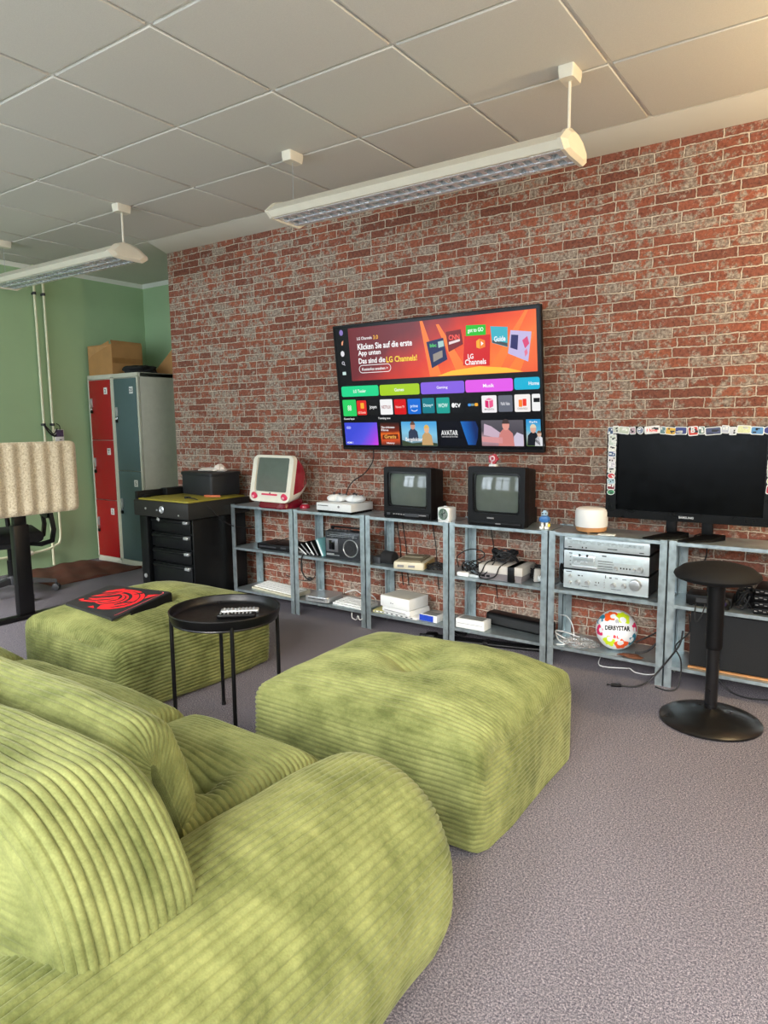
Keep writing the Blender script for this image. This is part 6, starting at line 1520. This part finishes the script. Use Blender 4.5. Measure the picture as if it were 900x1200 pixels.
for f in bm.faces:
    c = f.calc_center_median().normalized(); f.material_index = 0; f.smooth = True
    for d_, r_, mi, cut in SP:
        a = c.angle(d_)
        wob = 1 + 0.16 * math.sin(5 * math.atan2((c - d_).dot(vu), (c - d_).dot(vr)))
        if a < r_ * wob * 1.08 and not (mi in (1, 2, 3, 4) and cut is not d_ and c.angle(cut.normalized()) < r_ * 0.52): f.material_index = mi; break
me = bpy.data.meshes.new('bladder'); bm.to_mesh(me); bm.free()
for q in bm_m: me.materials.append(q)
o = bpy.data.objects.new('cover', me); COL.objects.link(o); o.parent = t
def ball_text(s, width, height, cu, cv, material, bold=0.03, body=None):
    me = text_mesh(s, width, height, 0, bold) if body is None else body
    n = len(me.vertices); co_ = np.empty(n * 3); me.vertices.foreach_get('co', co_); co_ = co_.reshape(-1, 3); out = []
    for x, y, _ in co_:
        u, v = cu + x / R, cv + y / R
        p = bdir(u, v) * (R + 0.0012); out.append((p.x, p.y, p.z))
    me.vertices.foreach_set('co', np.array(out).ravel()); me.materials.clear(); me.materials.append(material)
    o = bpy.data.objects.new('lettering', me); COL.objects.link(o); o.parent = t
ball_text('DERBYSTAR', 0.122, 0.024, 0.02, 0.06, M_INK, 0.05)
ball_text('B', 0.013, 0.015, -0.10, -0.36, M_REDPRINT, 0.06); ball_text('L', 0.011, 0.015, 0.05, -0.37, M_REDPRINT, 0.06)
cable([(-1.372, -0.12, ZL + 0.12), (-1.33, -0.14, ZL + 0.125), (-1.29, -0.17, ZL + 0.10), (-1.265, -0.20, ZL + 0.06), (-1.262, -0.23, ZL + 0.02), (-1.30, -0.24, ZL + 0.03), (-1.345, -0.24, ZL + 0.05), (-1.355, -0.22, ZL + 0.06), (-1.30, -0.20, ZL + 0.05), (-1.22, -0.20, ZL + 0.035), (-1.17, -0.19, ZL + 0.03)], 'white cable curling on the bottom board left of the football', 0.0032, True)
cable([(-1.36, -0.22, ZL + 0.05), (-1.33, -0.26, ZL + 0.025), (-1.29, -0.27, ZL + 0.006), (-1.33, -0.285, ZL + 0.005)], 'short white cable end near the post left of the football', 0.003, True)
t = thing('clear_plastic_bag', 'crumpled clear plastic bag on the bottom board beside the football', 'bag', (-1.215, -0.235, ZL))
m = MB()
P = blob((0, 0, 0.018), 0.075, (1.25, 0.75, 0.38), 50, 0.22, n=44, zmin=0.0008); rr_ = np.random.RandomState(3); P[2:-2, 1:-1] += rr_.normal(size=P[2:-2, 1:-1].shape) * 0.0022; P[..., 2] = np.maximum(P[..., 2], 0.0006); m.grid(P)
M_FOIL, nt, b = new_mat('clear_wrap'); b.inputs['Transmission Weight'].default_value = 0.85; b.inputs['Roughness'].default_value = 0.12; b.inputs['IOR'].default_value = 1.25; b.inputs['Base Color'].default_value = (0.92, 0.95, 0.95, 1)
m.build('foil', M_FOIL, t, angle=20)
cable([(-0.945, -0.16, ZL + 0.05), (-0.90, -0.13, ZL + 0.075), (-0.86, -0.10, ZL + 0.10), (-0.80, -0.10, ZL + 0.14)], 'black cable rising from the football towards the shelf post', 0.004)
cable([(-0.94, -0.20, ZL + 0.006), (-0.90, -0.19, ZL + 0.012), (-0.87, -0.18, ZL + 0.03), (-0.83, -0.16, ZL + 0.08), (-0.80, -0.14, ZL + 0.10)], 'black strap lying on the board right of the football', 0.005)
m = MB(); m.grid(blob((0, 0, 0.006), 0.04, (1.5, 0.8, 0.16), 61, 0.2, zmin=0.0005)); single(m, 'leather_scrap', mat('brown_leather', (104, 66, 46), 0.5, var=0.2), 'small brown crumpled scrap in front of the football', 'scrap', (-0.945, -0.262, ZL))
# big black speaker
t = thing('speaker_cabinet', 'large black speaker cabinet with wooden edges on the lowest board behind the stool', 'speaker', (-0.430, -0.165, ZL + 0.001))
m = MB(); m.box((0, 0.01, 0.147), (0.475, 0.20, 0.280), bev=0.002); m.build('cabinet', M_BLACK, t)
m = MB(); m.box((0, -0.096, 0.145), (0.475, 0.012, 0.262), bev=0.004); m.build('grille', mat('speaker_cloth', (27, 28, 30), 0.85, var=0.1, nscale=250), t)
for z in (0.004, 0.290): m = MB(); m.box((0, 0.0, z), (0.48, 0.215, 0.008), bev=0.001); m.build('wooden_edge', M_WOOD, t)
# cables along the floor
cable([(-1.14, -0.10, ZL - 0.07), (-1.12, -0.2, 0.01), (-1.0, -0.16, 0.006), (-0.965, -0.19, 0.02), (-0.93, -0.20, 0.008), (-0.86, -0.18, 0.006), (-0.80, -0.15, 0.03)], 'thin grey cable on the carpet below the football', 0.0028, True)
cable([(-0.95, -0.42, 0.006), (-0.88, -0.39, 0.006), (-0.83, -0.34, 0.03), (-0.78, -0.318, 0.10), (-0.735, -0.316, 0.17), (-0.70, -0.316, 0.235), (-0.69, -0.312, 0.30)], 'black power cable climbing beside the shelf post near the stool', 0.0042)
m = MB(); m.box((0, 0, 0.007), (0.05, 0.02, 0.014), bev=0.004); m.cyl((-0.025, 0, 0.007), (-0.045, 0, 0.007), 0.004, n=8); single(m, 'cable_plug', M_BLACK, 'black plug at the end of the cable on the carpet', 'plug', (-0.965, -0.428, 0.0005), 0.4)
cable([(-0.80, -0.34, 0.006), (-0.74, -0.36, 0.006), (-0.70, -0.34, 0.02), (-0.69, -0.318, 0.09), (-0.695, -0.316, 0.16), (-0.72, -0.316, 0.22), (-0.665, -0.312, 0.29), (-0.66, -0.318, 0.33), (-0.665, -0.316, ZM - 0.03)], 'black cable looping under the board beside the stool', 0.0036)
cable([(-0.64, -0.30, ZM + 0.02), (-0.64, -0.322, ZM - 0.02), (-0.63, -0.325, ZM - 0.06), (-0.61, -0.322, ZM - 0.03), (-0.60, -0.30, ZM + 0.02)], 'black cable loop hanging from the receiver box', 0.0032)
cable([(-0.55, -0.20, 0.06), (-0.48, -0.22, 0.008), (-0.40, -0.25, 0.006), (-0.30, -0.22, 0.006), (-0.22, -0.23, 0.006)], 'black cable on the carpet behind the stool base', 0.004)
# cables dropping behind the shelves
for x, lab in ((-2.545, 'black cable hanging on the bricks behind the round speaker'), (-2.50, 'second black cable slanting behind the round speaker'), (-2.27, 'black cable hanging down behind the beige console'), (-1.86, 'black cable hanging down behind the looped cables')):
    cable([(x - 0.01, -0.07, ZT + 0.004), (x - 0.005, -0.03, ZT + 0.006), (x, -0.013, ZT - 0.03), (x + 0.01, -0.012, 0.62), (x + 0.03, -0.012, 0.50), (x + 0.035, -0.012, 0.38), (x + 0.05, -0.012, 0.24)], lab, 0.003)
cable([(-3.47, -0.20, ZM + 0.046), (-3.42, -0.04, ZM + 0.06), (-3.36, -0.012, ZM - 0.03), (-3.27, -0.012, 0.33), (-3.25, -0.012, 0.24), (-3.29, -0.012, 0.18), (-3.40, -0.03, 0.165), (-3.52, -0.04, 0.19)], 'black cable curving behind the long white keyboard', 0.003)
cable([(-0.70, -0.10, ZT + 0.004), (-0.68, -0.03, ZT + 0.006), (-0.66, -0.012, 0.70), (-0.655, -0.012, 0.62), (-0.68, -0.012, 0.55)], 'black cable hanging behind the stool seat', 0.0035)
cable([(-1.87, -0.07, ZM + 0.004), (-1.875, -0.03, ZM + 0.006), (-1.88, -0.013, 0.40), (-1.90, -0.012, 0.35), (-1.95, -0.012, 0.28)], 'short black cable below the flat white adapter', 0.003)
